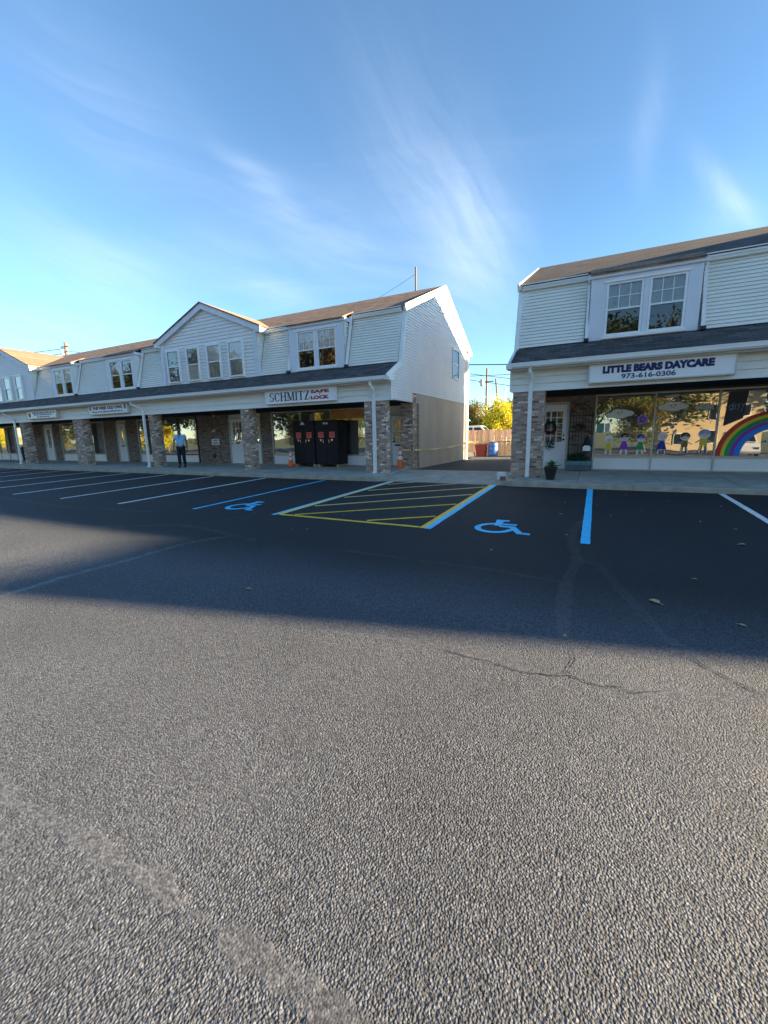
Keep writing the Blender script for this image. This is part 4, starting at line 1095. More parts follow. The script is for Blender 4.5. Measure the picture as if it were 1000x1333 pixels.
def cloud(cx, cz, w, m='w_white', tone='w_black', seed=1):
    rr = random.Random(seed)
    bl = [(cx - .32 * w, cz - .02 * w, .20 * w, .11 * w), (cx - .12 * w, cz + .09 * w, .19 * w, .13 * w), (cx + .12 * w, cz + .07 * w, .2 * w, .13 * w), (cx + .33 * w, cz + .02 * w, .17 * w, .11 * w), (cx + .02 * w, cz - .08 * w, .25 * w, .10 * w)]
    art('cloud_outline', tone, [union_blobs(bl, .018)]); art('cloud_painting', m, [union_blobs(bl)])
    art('cloud_face', 'w_black', [ell(cx - .08 * w, cz + .05 * w, .018 * w + .004, .018 * w + .006, 8), ell(cx + .05 * w, cz + .07 * w, .018 * w + .004, .018 * w + .006, 8)] + stroke([(cx - .07 * w, cz - .01 * w), (cx - .02 * w, cz - .035 * w), (cx + .04 * w, cz - .015 * w)], .008))
def kid(cx, z0, h, shirt, hair, skirt=True, legs='w_skin', white=False):
    hd = .20 * h; top = z0 + h
    art('child_outline', 'w_white', [ell(cx, top - hd * .9, hd * .98, hd * .95, 16)])
    for q_ in (-1, 1): art('leg_outline', 'w_white', stroke([(cx + q_ * .13 * h, z0), (cx + q_ * .07 * h, z0 + .32 * h)], .055))
    art('child_hair', hair, [ell(cx, top - hd * .75, hd * .9, hd * .80, 16)])
    art('child_face', 'w_skin', [ell(cx + .01, top - hd * 1.05, hd * .72, hd * .62, 16)])
    art('child_eyes', 'w_black', [ell(cx + q_ * hd * .28 + .01, top - hd * .98, .011, .013, 6) for q_ in (-1, 1)] + stroke([(cx - .03, top - hd * 1.28), (cx + .01, top - hd * 1.36), (cx + .05, top - hd * 1.28)], .007))
    art('child_fringe', hair, stroke([(cx - hd * .62, top - hd * .85), (cx - hd * .2, top - hd * .62), (cx + hd * .3, top - hd * .7), (cx + hd * .72, top - hd * .9)], .035))
    if skirt: art('child_clothes', shirt, [[(cx - .19 * h, z0 + .24 * h), (cx + .19 * h, z0 + .24 * h), (cx + .08 * h, z0 + .64 * h), (cx - .08 * h, z0 + .64 * h)]])
    else: art('child_clothes', shirt, [[(cx - .12 * h, z0 + .34 * h), (cx + .12 * h, z0 + .34 * h), (cx + .12 * h, z0 + .64 * h), (cx - .12 * h, z0 + .64 * h)]])
    lg = 'w_black' if not skirt else legs
    art('child_limbs', lg, stroke([(cx - .16 * h, z0 + .01), (cx - .08 * h, z0 + .04), (cx - .06 * h, z0 + (.24 if skirt else .35) * h)], .025) + stroke([(cx + .17 * h, z0 + .01), (cx + .09 * h, z0 + .04), (cx + .06 * h, z0 + (.24 if skirt else .35) * h)], .025))
    art('child_arms', 'w_skin', stroke([(cx - .09 * h, z0 + .58 * h), (cx - .28 * h, z0 + .46 * h)], .02) + stroke([(cx + .09 * h, z0 + .58 * h), (cx + .28 * h, z0 + .46 * h)], .02))
art('poster', 'w_teal', [[(0.02, 1.42), (.24, 1.42), (.24, 1.72), (.02, 1.72)]]); art('poster', 'w_grey', [[(0.26, 1.42), (.40, 1.42), (.40, 1.70), (.26, 1.70)]])
cloud(.66, 1.98, .76, seed=1)
art('flower_painting', 'w_lilac', [ell(1.27 + .10 * cos(t), 1.80 + .10 * sin(t), .055, .055, 10) for t in np.linspace(0, 2 * pi, 8)[:-1]] + [ell(1.27, 1.8, .08, .08, 10)])
art('flower_painting', 'w_grey', [ell(.90, 1.68, .05, .05, 10)]); art('flower_painting', 'w_black', [ell(.90, 1.68, .022, .022, 10)])
kid(.40, .73, .60, 'w_yellow', 'w_white'); kid(.83, .73, .66, 'w_purple', 'w_black'); kid(1.27, .73, .62, 'w_green', 'w_navy')
cloud(2.03, 2.14, .76, seed=2); cloud(2.78, 2.10, .46, 'w_grey', seed=3)
art('cloud_painting', 'w_grey', [union_blobs([(1.93, 2.44, .14, .04), (2.05, 2.46, .12, .05)])])
for fx, fz in ((1.66, 1.83), (2.06, 1.55), (4.0, 1.42), (4.25, 1.1)):
    art('flower_painting', 'w_grey', [ell(fx, fz, .055, .055, 10)]); art('flower_painting', 'w_black', [ell(fx, fz, .025, .025, 8)])
kid(1.83, .72, .68, 'w_navy', 'w_skin', True, 'w_navy'); kid(2.40, .74, .64, 'w_brown', 'w_black', False); kid(2.86, .76, .70, 'w_yellow', 'w_lightblue', False)
# dark banner with blue scribble
art('banner', 'ink_black', [[(3.28, 1.55), (3.68, 1.75), (3.75, 2.50), (3.33, 2.50)]])
art('banner_lettering', 'w_lightblue', stroke([(3.36, 2.0), (3.34, 2.1), (3.40, 2.14), (3.43, 2.05), (3.38, 1.98), (3.43, 2.0), (3.44, 2.2)], .018) + stroke([(3.48, 2.0), (3.49, 2.15)], .018) + stroke([(3.60, 2.15), (3.53, 2.14), (3.57, 2.08), (3.53, 2.0)], .018) + stroke([(3.63, 2.16), (3.66, 2.08), (3.70, 2.17)], .016) + stroke([(3.66, 2.08), (3.62, 1.96)], .016))
# rainbow: centre (4.62, .70)
rc = (4.55, .70)
for (ra, rb_), m_ in zip(((1.38, 1.28), (1.28, 1.19), (1.19, 1.08), (1.08, .98), (.98, .84)), ('w_red', 'w_yellow', 'w_green', 'w_purple', 'w_blue')):
    ps = []; n = 30
    for k in range(n):
        t0, t1 = pi * k / n, pi * (k + 1) / n
        ps.append([(rc[0] + rb_ * cos(t0), rc[1] + rb_ * 0.92 * sin(t0)), (rc[0] + ra * cos(t0), rc[1] + ra * .92 * sin(t0)), (rc[0] + ra * cos(t1), rc[1] + ra * .92 * sin(t1)), (rc[0] + rb_ * cos(t1), rc[1] + rb_ * .92 * sin(t1))])
    art('rainbow_stripe', m_, ps)

# ------------------------------------------------------------------ signs
def sign_box(name, x0, x1, z0, z1, label, cat='sign', rim='sign_cream', face='sign_white', y=12.90, group=None, deep=.13):
    r = root(name, ((x0 + x1) / 2, y, z0), label, cat, group)
    MB().box(x0, x1, y + .01, y + deep, z0, z1).build('cabinet', rim, r)
    f = .035
    MB().box(x0 + f, x1 - f, y - .004, y + .012, z0 + f, z1 - f).build('face', face, r)
    fr = MB(); fr.box(x0, x0 + f, y - .02, y + .01, z0, z1).box(x1 - f, x1, y - .02, y + .01, z0, z1).box(x0 + f, x1 - f, y - .02, y + .01, z1 - f, z1).box(x0 + f, x1 - f, y - .02, y + .01, z0, z0 + f)
    fr.build('frame', rim, r)
    return r
sb = sign_box('shop_sign', -0.27, 2.88, 2.73, 3.24, 'white sign reading LITTLE BEARS DAYCARE 973-616-0306 over the painted shop windows')
put_text('LITTLE BEARS DAYCARE', 'lettering', 'navy', sb, 1.26, 12.893, 3.055, 2.38, .19, .075)
put_text('973-616-0306', 'lettering', 'navy', sb, 1.10, 12.893, 2.865, 1.18, .125, .018)
ss = sign_box('shop_sign', -11.53, -8.32, 2.735, 3.235, 'white sign reading SCHMITZ SAFE & LOCK above the black safes', rim='sign_white')
# SCHMITZ in serif capitals
def serif_word(par, x0, z0, z1, widths, y=12.893):
    H = z1 - z0; tk = .055; tn = .022; sf = .10; x = x0
    mb = MB()
    def bx(a, b_, c, d): mb.box(a, b_, y - .004, y + .004, c, d)
    def srf(xc, z, w=.12): bx(xc - w / 2, xc + w / 2, z, z + .018) if z < (z0 + z1) / 2 else bx(xc - w / 2, xc + w / 2, z - .018, z)
    def stem(xc, w=tk): bx(xc - w / 2, xc + w / 2, z0 + .018, z1 - .018); srf(xc, z0); srf(xc, z1)
    def diag(xa, za, xb, zb, w): mb.prism([(xa - w / 2, y - .004, za), (xa + w / 2, y - .004, za), (xb + w / 2, y - .004, zb), (xb - w / 2, y - .004, zb)], (0, .008, 0))
    def arc(cx, cz, rx, rz, a0, a1, wmax, wmin, n=18):
        for k in range(n):
            t0, t1 = a0 + (a1 - a0) * k / n, a0 + (a1 - a0) * (k + 1) / n; tm = (t0 + t1) / 2
            w = wmin + (wmax - wmin) * abs(cos(tm))
            mb.prism([(cx + (rx - w) * cos(t), y - .004, cz + (rz - wmin) * sin(t)) if i_ < 2 else (cx + rx * cos(t), y - .004, cz + rz * sin(t)) for i_, t in enumerate((t0, t1, t1, t0))], (0, .008, 0))
    for ch, w in widths:
        xc = x + w / 2
        if ch == 'S':
            r = H / 4; arc(xc, z1 - r, w * .42, r, radians(35), radians(270), .05, .022); arc(xc, z0 + r, w * .45, r, radians(90), radians(-145), .055, .022)
            bx(x + w * .80, x + w * .84, z1 - .11, z1 - .0); bx(x + w * .06, x + w * .10, z0, z0 + .11)
        elif ch == 'C':
            arc(xc + .01, (z0 + z1) / 2, w * .46, H / 2, radians(42), radians(318), .062, .02, 24); bx(x + w * .83, x + w * .88, z1 - .12, z1 - .005)
        elif ch == 'H': stem(x + w * .22); stem(x + w * .78); bx(x + w * .22, x + w * .78, (z0 + z1) / 2 - .01, (z0 + z1) / 2 + .012)
        elif ch == 'M':
            stem(x + w * .15, tn); stem(x + w * .85); diag(x + w * .5, z0 + .01, x + w * .19, z1 - .01, .06); diag(x + w * .5, z0 + .01, x + w * .80, z1 - .01, .022)
        elif ch == 'I': stem(xc)
        elif ch == 'T': stem(xc); bx(x + w * .06, x + w * .94, z1 - .022, z1 - .001); bx(x + w * .06, x + w * .10, z1 - .09, z1 - .022); bx(x + w * .90, x + w * .94, z1 - .09, z1 - .022)
        elif ch == 'Z':
            bx(x + w * .12, x + w * .9, z1 - .022, z1); bx(x + w * .08, x + w * .92, z0, z0 + .022); diag(x + w * .20, z0 + .01, x + w * .80, z1 - .01, .065); bx(x + w * .12, x + w * .16, z1 - .09, z1 - .022); bx(x + w * .88, x + w * .92, z0 + .022, z0 + .09)
        x += w
    mb.build('lettering', 'ink_black', par)
serif_word(ss, -11.32, 2.82, 3.14, [('S', .235), ('C', .28), ('H', .33), ('M', .36), ('I', .16), ('T', .27), ('Z', .26)])
put_text('SAFE', 'lettering', 'ink_red', ss, -8.98, 12.893, 3.085, .80, .115, .055)
put_text('&', 'lettering', 'ink_red', ss, -8.98, 12.893, 2.985, .06, .055, .006)
put_text('LOCK', 'lettering', 'ink_red', ss, -8.98, 12.893, 2.875, .80, .125, .055)
so = sign_box('shop_sign', -23.32, -20.08, 2.78, 3.24, 'white sign reading THE WISE OLD OWL in dark letters with a second smaller line')
put_text('THE WISE OLD OWL', 'lettering', 'ink_brown', so, -21.70, 12.893, 3.08, 2.5, .15, .05)
def fake_line(par, x0, x1, z, h, m, seed):
    rr = random.Random(seed); mb = MB(); x = x0
    while x < x1:
        for k in range(rr.randint(4, 8)):
            if x > x1: break
            w = h * rr.uniform(.35, .6)
            mb.box(x, x + w * .25, 12.888, 12.893, z - h / 2, z + h / 2)
            if rr.random() < .6: mb.box(x + w * .25, x + w * .8, 12.888, 12.893, z + h * rr.choice([-.5, -.1, .32]), z + h * rr.choice([-.5, -.1, .32]) + h * .18)
            x += w
        x += h * .7
    mb.build('lettering', m, par)
fake_line(so, -23.0, -20.45, 2.90, .07, 'ink_blue', 3)
for xx in (-23.12, -20.28):
    mb = MB(); y = 12.892
    for dx_, dz_, rx, rz in ((0, 0, .07, .10), (0, .09, .06, .05)): mb.q(*[(xx + dx_ + rx * cos(2 * pi * k / 14), y, 3.06 + dz_ + rz * sin(2 * pi * k / 14)) for k in range(14)])
    mb.build('owl_emblem', 'ink_brown', so)
s1 = sign_box('shop_sign', -29.42, -26.30, 2.77, 3.20, 'white sign with dark round emblem and three blue lines, far left')
fake_line(s1, -28.75, -26.5, 3.08, .10, 'ink_blue', 5); fake_line(s1, -28.6, -26.7, 2.98, .05, 'ink_blue', 6); fake_line(s1, -28.3, -27.0, 2.87, .06, 'ink_blue', 7)
MB().disc((-29.1, 12.892, 2.99), .13, (0, -1, 0), .003, 18).build('emblem', 'ink_brown', s1)

# ------------------------------------------------------------------ things on the walk
# safes
def make_safe(x0, x1, label):
    y0, y1, z0, z1 = 14.46, 15.15, .33, 2.13
    r = root('gun_safe', ((x0 + x1) / 2, y0, z0 - .1), label, 'safe', 'black safes outside the lock shop')
    MB().box(x0, x1, y0 + .03, y1, z0, z1).build('body', 'black_steel', r, bevel=.012)
    xm = (x0 + x1) / 2
    for a, c, sgn in ((x0 + .02, xm - .006, -1), (xm + .006, x1 - .02, 1)):
        d = MB().box(a, c, y0, y0 + .028, z0 + .03, z1 - .03).build('door', 'black_steel', r, bevel=.006)
        cx = a + (c - a) * (.60 if sgn < 0 else .40); cxl = a + (c - a) * (.5)
        MB().box(cxl - .13, cxl + .13, y0 - .006, y0 - .001, 1.42, 1.66).build('label_card', 'red_card', d)
        mb = MB(); mb.box(cxl - .10, cxl + .10, y0 - .008, y0 - .0065, 1.60, 1.615).box(cxl - .08, cxl + .08, y0 - .008, y0 - .0065, 1.545, 1.555).box(cxl - .09, cxl + .06, y0 - .008, y0 - .0065, 1.50, 1.51); mb.build('card_print', 'ink_brown', d)
        MB().disc((cxl, y0 - .03, 1.33), .045, (0, -1, 0), .03, 16).build('dial', 'chrome', d)
        hx = cxl + (.13 if sgn < 0 else -.13)
        MB().box(hx - .012, hx + .012, y0 - .05, y0 - .03, 1.22, 1.36).box(hx - .01, hx + .01, y0 - .03, y0, 1.28, 1.30).build('handle', 'chrome', d)
    for xx in (x0 + .08, x1 - .08): MB().box(xx - .06, xx + .06, y0 + .02, y1, z0 - .11, z0 - .002).build('skid_block', 'wood_block', r)
    return r
sf1 = make_safe(-11.53, -10.42, 'left of two tall black double-door safes, beside the small cone, with red cards')
sf2 = make_safe(-10.39, -9.27, 'right of two tall black double-door safes, nearer the brick corner, with red cards')
for r_, xs_ in ((sf1, (-11.08, -10.96, -11.02)), (sf2, (-9.93, -9.80))):
    for i, xx in enumerate(xs_): MB().disc((xx, 14.458 - .012, 2.0 if i < 2 else 2.06), .045, (0, -1, 0), .012, 14).build('white_cap', 'white_plastic', r_)

# cones
def cone(loc, s, label):
    x, y, z = loc
    r = root('traffic_cone', loc, label, 'cone', 'orange traffic cones')
    MB().box(x - .18 * s, x + .18 * s, y - .18 * s, y + .18 * s, z, z + .03 * s).build('base', 'black_plastic' if s > .95 else 'cone_orange', r, bevel=.01)
    H = .70 * s; rad_ = lambda t: (.135 * (1 - t) + .028 * t) * s
    prof = [(rad_(0), .03 * s)] + [(rad_(t), .03 * s + t * H) for t in (.3, .6, .8, .97)] + [(rad_(1) * .8, .03 * s + H)]
    MB().lathe(prof, (x, y, z), 24).build('shell', 'cone_orange', r, smooth=False)
    for t0, t1 in ((.40, .58), (.66, .84)):
        MB().lathe([(rad_(t0) + .003, .03 * s + t0 * H), (rad_(t1) + .003, .03 * s + t1 * H)], (x, y, z), 24).build('reflective_band', 'cone_band', r)
    return r
cone((-6.72, 14.86, .20), 1.08, 'orange cone with white bands by the brick corner, tape tied to its top')
cone((-11.66, 14.36, .225), .95, 'smaller orange cone beside the left edge of the black safes')
tp = MB(); pts = [(-6.72, 14.86, .90)]
a = Vector((-6.72, 14.86, .92)); m1 = Vector((-6.05, 22.4, 1.02)); b2 = Vector((-2.4, 22.6, 1.12))
a1_ = Vector((-6.13, 14.93, .90))
P_ = [a, (a + a1_) / 2 - Vector((0, 0, .01))] + [a1_ + (m1 - a1_) * t + Vector((0, 0, -.10 * sin(pi * t))) for t in np.linspace(0, 1, 24)] + [m1 + (b2 - m1) * t + Vector((0, 0, -.05 * sin(pi * t))) for t in np.linspace(.05, 1, 14)]
for i in range(len(P_) - 1):
    w_ = .030; t1_ = .2 * sin(i * .9); t2_ = .2 * sin((i + 1) * .9)
    tp.q(P_[i] + Vector((t1_ * .1, 0, -w_)), P_[i + 1] + Vector((t2_ * .1, 0, -w_)), P_[i + 1] + Vector((0, 0, w_)), P_[i] + Vector((0, 0, w_)))
o = tp.build('caution_tape', 'tape', loc=(-6.72, 14.86, .2)); o['label'] = 'pale yellow caution tape strung from the cone along the side wall across the alley'; o['category'] = 'tape'

# trash can by far-left post
tx, ty, tz = -34.9, 14.9, .24
t = root('trash_can', (tx, ty, tz), 'black trash can against the brick wall near the far-left downspout', 'bin')
MB().lathe([(.22, 0), (.27, .75), (.28, .78)], (tx, ty, tz), 18).build('body', 'black_plastic', t)
MB().lathe([(.29, .78), (.29, .82), (.2, .95), (.05, 1.0)], (tx, ty, tz), 18).build('lid', 'black_plastic', t)

# wall sign, vent and alarm on brick wall
ws = root('wall_notice', (-17.08, 15.27, 1.3), 'small white notice with two lines of red letters on the brick wall', 'sign')
MB().box(-17.34, -16.82, 15.255, 15.278, 1.16, 1.46).build('board', 'sign_white', ws)
put_text('NO SOLICITING', 'lettering', 'ink_red', ws, -17.08, 15.252, 1.38, .40, .07, .01) if False else None
mb = MB()
for row, zz in enumerate((1.375, 1.25)):
    for k in range(7): mb.box(-17.25 + k * .05 + (.03 if row == 0 else 0), -17.25 + k * .05 + .035 + (.03 if row == 0 else 0), 15.252, 15.2545, zz - .03, zz + .03) if k < (6 if row == 0 else 7) else None
mb.build('lettering', 'ink_red', ws)
wl_ = root('wall_light', (-17.1, 15.27, 1.85), 'small white triangular wall light above the notice on the brick wall', 'lamp')
MB().prism([(-17.26, 15.18, 1.80), (-16.94, 15.18, 1.80), (-17.02, 15.24, 1.90), (-17.10, 15.24, 1.95), (-17.18, 15.24, 1.90)], (0, .04, 0)).build('shade', 'white_plastic', wl_)
MB().box(-17.14, -17.06, 15.22, 15.278, 1.84, 1.9).build('bracket', 'white_plastic', wl_)
al = root('alarm_light', (-16.3, 14.6, 2.55), 'small red lamp with white lens under the porch ceiling', 'lamp')
MB().lathe([(.09, 0), (.11, .05), (.11, .10)], (-16.3, 14.6, 2.555), 14).build('housing', 'red_light', al)
MB().lathe([(.03, -.05), (.045, -.02), (.04, 0)], (-16.3, 14.6, 2.553), 12).build('lens', 'white_plastic', al)
vt = root('dryer_vent', (-17.25, 15.27, .6), 'small dark hooded vent low on the brick wall', 'vent')
MB().prism([(-17.35, 15.20, .56), (-17.15, 15.20, .56), (-17.15, 15.26, .70), (-17.35, 15.26, .70)], (0, .018, 0)).build('hood', 'bronze', vt)
MB().box(-17.36, -17.14, 15.262, 15.278, .50, .72).build('flange', 'bronze', vt)

# potted plant by right corner post
def leaf_blob(name, c, r, n, size, m, par=None, squash=1.0, seed=1, **kw):
    rr = random.Random(seed); mb = MB()
    for k in range(n):
        d = Vector((rr.gauss(0, 1), rr.gauss(0, 1), rr.gauss(0, 1))).normalized() * r * rr.random() ** .5
        p = Vector(c) + Vector((d.x, d.y, d.z * squash)); u = Vector((rr.gauss(0, 1), rr.gauss(0, 1), rr.gauss(0, 1))).normalized(); v = u.orthogonal().normalized(); s_ = size * rr.uniform(.6, 1.3)
        mb.q(p - u * s_ * .5, p + v * s_ * .25, p + u * s_ * .5, p - v * s_ * .25)
    return mb.build(name, m, par, **kw)
pr = root('potted_plant', (-1.06, 12.66, .16), 'leafy green plant in a square black pot in front of the daycare door', 'plant')
MB().prism([(-1.17, 12.55, .165), (-.95, 12.55, .165), (-.95, 12.77, .165), (-1.17, 12.77, .165)][::-1], (0, 0, .001)).build('saucer', 'black_plastic', pr)
pv = MB(); b0 = [(-1.16, 12.56), (-.96, 12.56), (-.96, 12.76), (-1.16, 12.76)]; b1 = [(-1.22, 12.50), (-.90, 12.50), (-.90, 12.82), (-1.22, 12.82)]
for k in range(4): pv.q((*b0[k], .17), (*b0[(k + 1) % 4], .17), (*b1[(k + 1) % 4], .46), (*b1[k], .46))
pv.box(-1.235, -.885, 12.485, 12.835, .46, .50); pv.build('pot', 'black_plastic', pr)
MB().box(-1.2, -.92, 12.52, 12.8, .50, .505).build('soil', 'soil', pr)
fl = MB(); rr = random.Random(4)
for k in range(46):
    a_ = rr.uniform(0, 2 * pi); el = rr.uniform(.3, 1.4); L_ = rr.uniform(.14, .28); d = Vector((cos(a_) * cos(el), sin(a_) * cos(el), sin(el)))
    p0 = Vector((-1.06, 12.66, .50)); p1 = p0 + d * L_; sdv = d.cross(Vector((0, 0, 1))).normalized() * rr.uniform(.018, .035); dr = Vector((d.x, d.y, -.4)) * .08
    fl.q(p0, p0 + (p1 - p0) * .6 + sdv, p1 + dr, p0 + (p1 - p0) * .6 - sdv)
fl.build('foliage', 'herb', pr)
# flower box + broken bricks at the alley side of the corner post
bk = root('planter_box', (-2.30, 12.36, .13), 'small white box with a brick-red block beside the corner post at the alley', 'box')
MB().box(-2.50, -2.28, 12.36, 12.62, .135, .34).build('box', 'tissue_white', bk, bevel=.01)
o = MB().box(-2.38, -2.24, 12.24, 12.35, .135, .235).build('loose_brick', 'brick_chip', loc=(-2.3, 12.3, .13), bevel=.006); o['label'] = 'single brick-red block lying in front of the white box at the corner post'; o['category'] = 'brick'

# door wreath and hanging welcome sign, trellis, gnome, planter bench
wr = root('door_wreath', (-1.36, 15.2, 1.62), 'green wreath with dark red flowers along its bottom on the white daycare door', 'wreath')
rr = random.Random(9); g1 = MB(); g2 = MB()
for k in range(420):
    a_ = rr.uniform(0, 2 * pi); R_ = .17 + rr.gauss(0, .022); p = Vector((-1.36 + R_ * cos(a_), 15.17 + rr.gauss(0, .02), 1.62 + R_ * sin(a_)))
    u = Vector((rr.gauss(0, 1), rr.gauss(0, 1), rr.gauss(0, 1))).normalized() * .028; v = u.orthogonal() * .6
    (g2 if (a_ > pi * 1.1 and a_ < pi * 1.9 and rr.random() < .8) else g1).q(p - u, p + v, p + u, p - v)
g1.build('greenery', 'herb_dark', wr); g2.build('red_flowers', 'wreath_red', wr)
MB().box(-1.375, -1.345, 15.19, 15.20, 1.78, 2.28).build('hanger', 'white_plastic', wr)
wc = root('welcome_sign', (-1.36, 15.2, 1.0), 'dark green leafy hanging sign with pale lettering scrolls below the door wreath', 'sign')
leaf_blob('foliage', (-1.36, 15.16, 1.05), .19, 240, .06, 'herb_dark', wc, squash=.9, seed=12)
mb = MB()
for pts in ([(-1.52, 1.10), (-1.48, 1.02), (-1.44, 1.09), (-1.40, 1.01), (-1.36, 1.10)], [(-1.34, 1.04), (-1.28, 1.08), (-1.26, 1.0), (-1.20, 1.04)], [(-1.5, .93), (-1.4, .96), (-1.3, .92), (-1.2, .95)]):
    mb.tube([(x_, 15.02, z_) for x_, z_ in pts], .012, 6)
mb.build('lettering', 'white_plastic', wc)
tr = root('iron_trellis', (-.44, 15.2, .3), 'arched black iron trellis standing against the brick wall beside the daycare door', 'trellis')
fr = MB(); yt = 15.18
arc_ = [(-.76, yt, .3), (-.76, yt, 2.0)] + [(-.44 - .32 * cos(t), yt, 2.0 + .34 * sin(t)) for t in np.linspace(0, pi, 12)[1:-1]] + [(-.12, yt, 2.0), (-.12, yt, .3)]
fr.tube(arc_, .013, 6); fr.build('frame', 'iron', tr)
for k in range(1, 7):
    x_ = -.76 + .64 * k / 7; top = 2.0 + .34 * math.sqrt(max(0, 1 - ((x_ + .44) / .32) ** 2)) - (.12 if k in (2, 5) else .05)
    MB().tube([(x_, yt, .3), (x_, yt, top)], .007, 5).build('bar', 'iron', tr)
for z_ in (1.98, 1.48): MB().tube([(-.76, yt - .01, z_), (-.12, yt - .01, z_)], .012, 6).build('crossbar', 'iron', tr)
fb = root('flower_basket', (-.44, 15.12, 1.52), 'hanging basket of pink and orange flowers on the iron trellis', 'flowers')
leaf_blob('foliage', (-.44, 15.10, 1.62), .24, 260, .05, 'herb_dark', fb, squash=.45, seed=3)
leaf_blob('pink_flowers', (-.34, 15.06, 1.58), .11, 90, .045, 'flower_pink', fb, squash=.6, seed=4)
leaf_blob('orange_flowers', (-.54, 15.06, 1.59), .09, 60, .045, 'flower_orange', fb, squash=.6, seed=5)
pb = root('planter_bench', (-.44, 14.95, .24), 'low slate-blue planter full of dark plants below the iron trellis', 'planter')
MB().box(-.80, -.08, 14.80, 15.22, .245, .42).build('base', 'blue_grey_paint', pb)
MB().box(-.82, -.06, 14.78, 15.24, .42, .54).build('rim', 'mat_teal', pb)
leaf_blob('foliage', (-.5, 15.0, .66), .30, 380, .08, 'herb_dark', pb, squash=.45, seed=8)
gn = root('garden_gnome', (-.22, 15.0, .6), 'dark hooded garden figure with a pale square sign, at the planter by the window', 'ornament')
MB().lathe([(.09, .0), (.12, .06), (.11, .2), (.08, .34)], (-.22, 15.0, .60), 16).build('body', 'black_plastic', gn)
MB().lathe([(.075, .0), (.085, .05), (.07, .10)], (-.22, 15.0, .93), 14).build('face', 'w_skin', gn)
MB().lathe([(.15, .0), (.13, .03), (.09, .16), (.03, .34), (.005, .38)], (-.22, 15.02, .99), 16).build('hat', 'felt', gn)
MB().prism([(-.33, 14.86, .86), (-.11, 14.86, .86), (-.11, 14.86, .98), (-.15, 14.86, 1.03), (-.29, 14.86, 1.03), (-.33, 14.86, .98)], (0, .02, 0)).build('sign_panel', 'w_white', gn)

# ------------------------------------------------------------------ person
def skin_mesh(name, verts, edges, radii, rooti, m, parent, sub=2):
    me = bpy.data.meshes.new(name); off = world_off(parent)
    me.from_pydata([tuple(Vector(v) - off) for v in verts], edges, [])
    o = bpy.data.objects.new(name, me); COL.objects.link(o)
    md = o.modifiers.new('skin', 'SKIN'); md.use_smooth_shade = True
    sv = me.skin_vertices[0].data
    for i, r in enumerate(radii):
        sv[i].radius = r if isinstance(r, tuple) else (r, r); sv[i].use_root = (i == rooti)
    s2 = o.modifiers.new('sub', 'SUBSURF'); s2.levels = sub; s2.render_levels = sub
    bpy.context.view_layer.update(); dg = bpy.context.evaluated_depsgraph_get()
    nm = bpy.data.meshes.new_from_object(o.evaluated_get(dg)); bpy.data.objects.remove(o)
    nm.materials.clear(); nm.materials.append(MATS[m]); nm.name = name
    o = bpy.data.objects.new(name, nm); COL.objects.link(o); o.parent = parent
    return o
px0, py0, pz0 = -17.16, 13.30, .19
pp = root('person', (px0, py0, pz0), 'person in light blue shirt and dark trousers walking on the sidewalk by the yellow-reflecting window', 'person')
def B(x_, y_, z_): return (px0 + x_, py0 + y_, pz0 + z_)
# facing the camera (towards +x,-y): side axis roughly (.8,.6)
SX, SY = .80, .60
def Q(s_, f_, z_): return B(s_ * SX + f_ * SY, s_ * SY - f_ * SX, z_)     # s: person's left(+) in image right ; f: forward
bv = [Q(0, 0, .95), Q(0, 0, 1.15), Q(0, .02, 1.38), Q(0, .02, 1.50), Q(0, .04, 1.60), Q(0, .05, 1.70), Q(0, .045, 1.76),
      Q(.19, .0, 1.44), Q(.26, -.03, 1.18), Q(.30, .10, .95), Q(.31, .16, .86),
      Q(-.19, .0, 1.44), Q(-.27, .02, 1.17), Q(-.27, .12, .93), Q(-.265, .16, .84),
      Q(.09, 0, .88), Q(.12, .10, .50), Q(.11, -.02, .09), Q(.12, .12, .04),
      Q(-.09, 0, .88), Q(-.10, .04, .50), Q(-.08, .14, .09), Q(-.09, .28, .04)]
be = [(0, 1), (1, 2), (2, 3), (3, 4), (4, 5), (5, 6), (2, 7), (7, 8), (8, 9), (9, 10), (2, 11), (11, 12), (12, 13), (13, 14), (0, 15), (15, 16), (16, 17), (17, 18), (0, 19), (19, 20), (20, 21), (21, 22)]
br_ = [.10, .115, .13, .055, .06, .10, .075, .06, .042, .032, .028, .06, .042, .032, .028, .085, .055, .04, .035, .085, .055, .04, .035]
skin_mesh('body', bv, be, br_, 0, 'skin', pp)
def sub_skin(name, idx, grow, m, extra=None):
    ids = {v: i for i, v in enumerate(idx)}; vs = [bv[i] for i in idx]; es = [(ids[a], ids[b_]) for a, b_ in be if a in ids and b_ in ids]; rs = [br_[i] + grow for i in idx]
    if extra: extra(vs, es, rs)
    return skin_mesh(name, vs, es, rs, 0, m, pp)
def shirt_x(vs, es, rs):
    vs[0] = Q(0, 0, .90); rs[0] = .172; rs[1] = .155; rs[2] = .165
    vs[3] = Q(0, .02, 1.475); rs[3] = .085
    for e_ in (5, 7):
        a = Vector(vs[e_ - 1]); b_ = Vector(vs[e_]); vs[e_] = tuple(a + (b_ - a) * .62); rs[e_] = .075
sub_skin('shirt', [0, 1, 2, 3, 7, 8, 11, 12], .028, 'shirt', shirt_x)
def tr_x(vs, es, rs): vs[0] = Q(0, 0, .97); rs[0] = .150
sub_skin('trousers', [0, 15, 16, 17, 19, 20, 21], .026, 'trousers', tr_x)
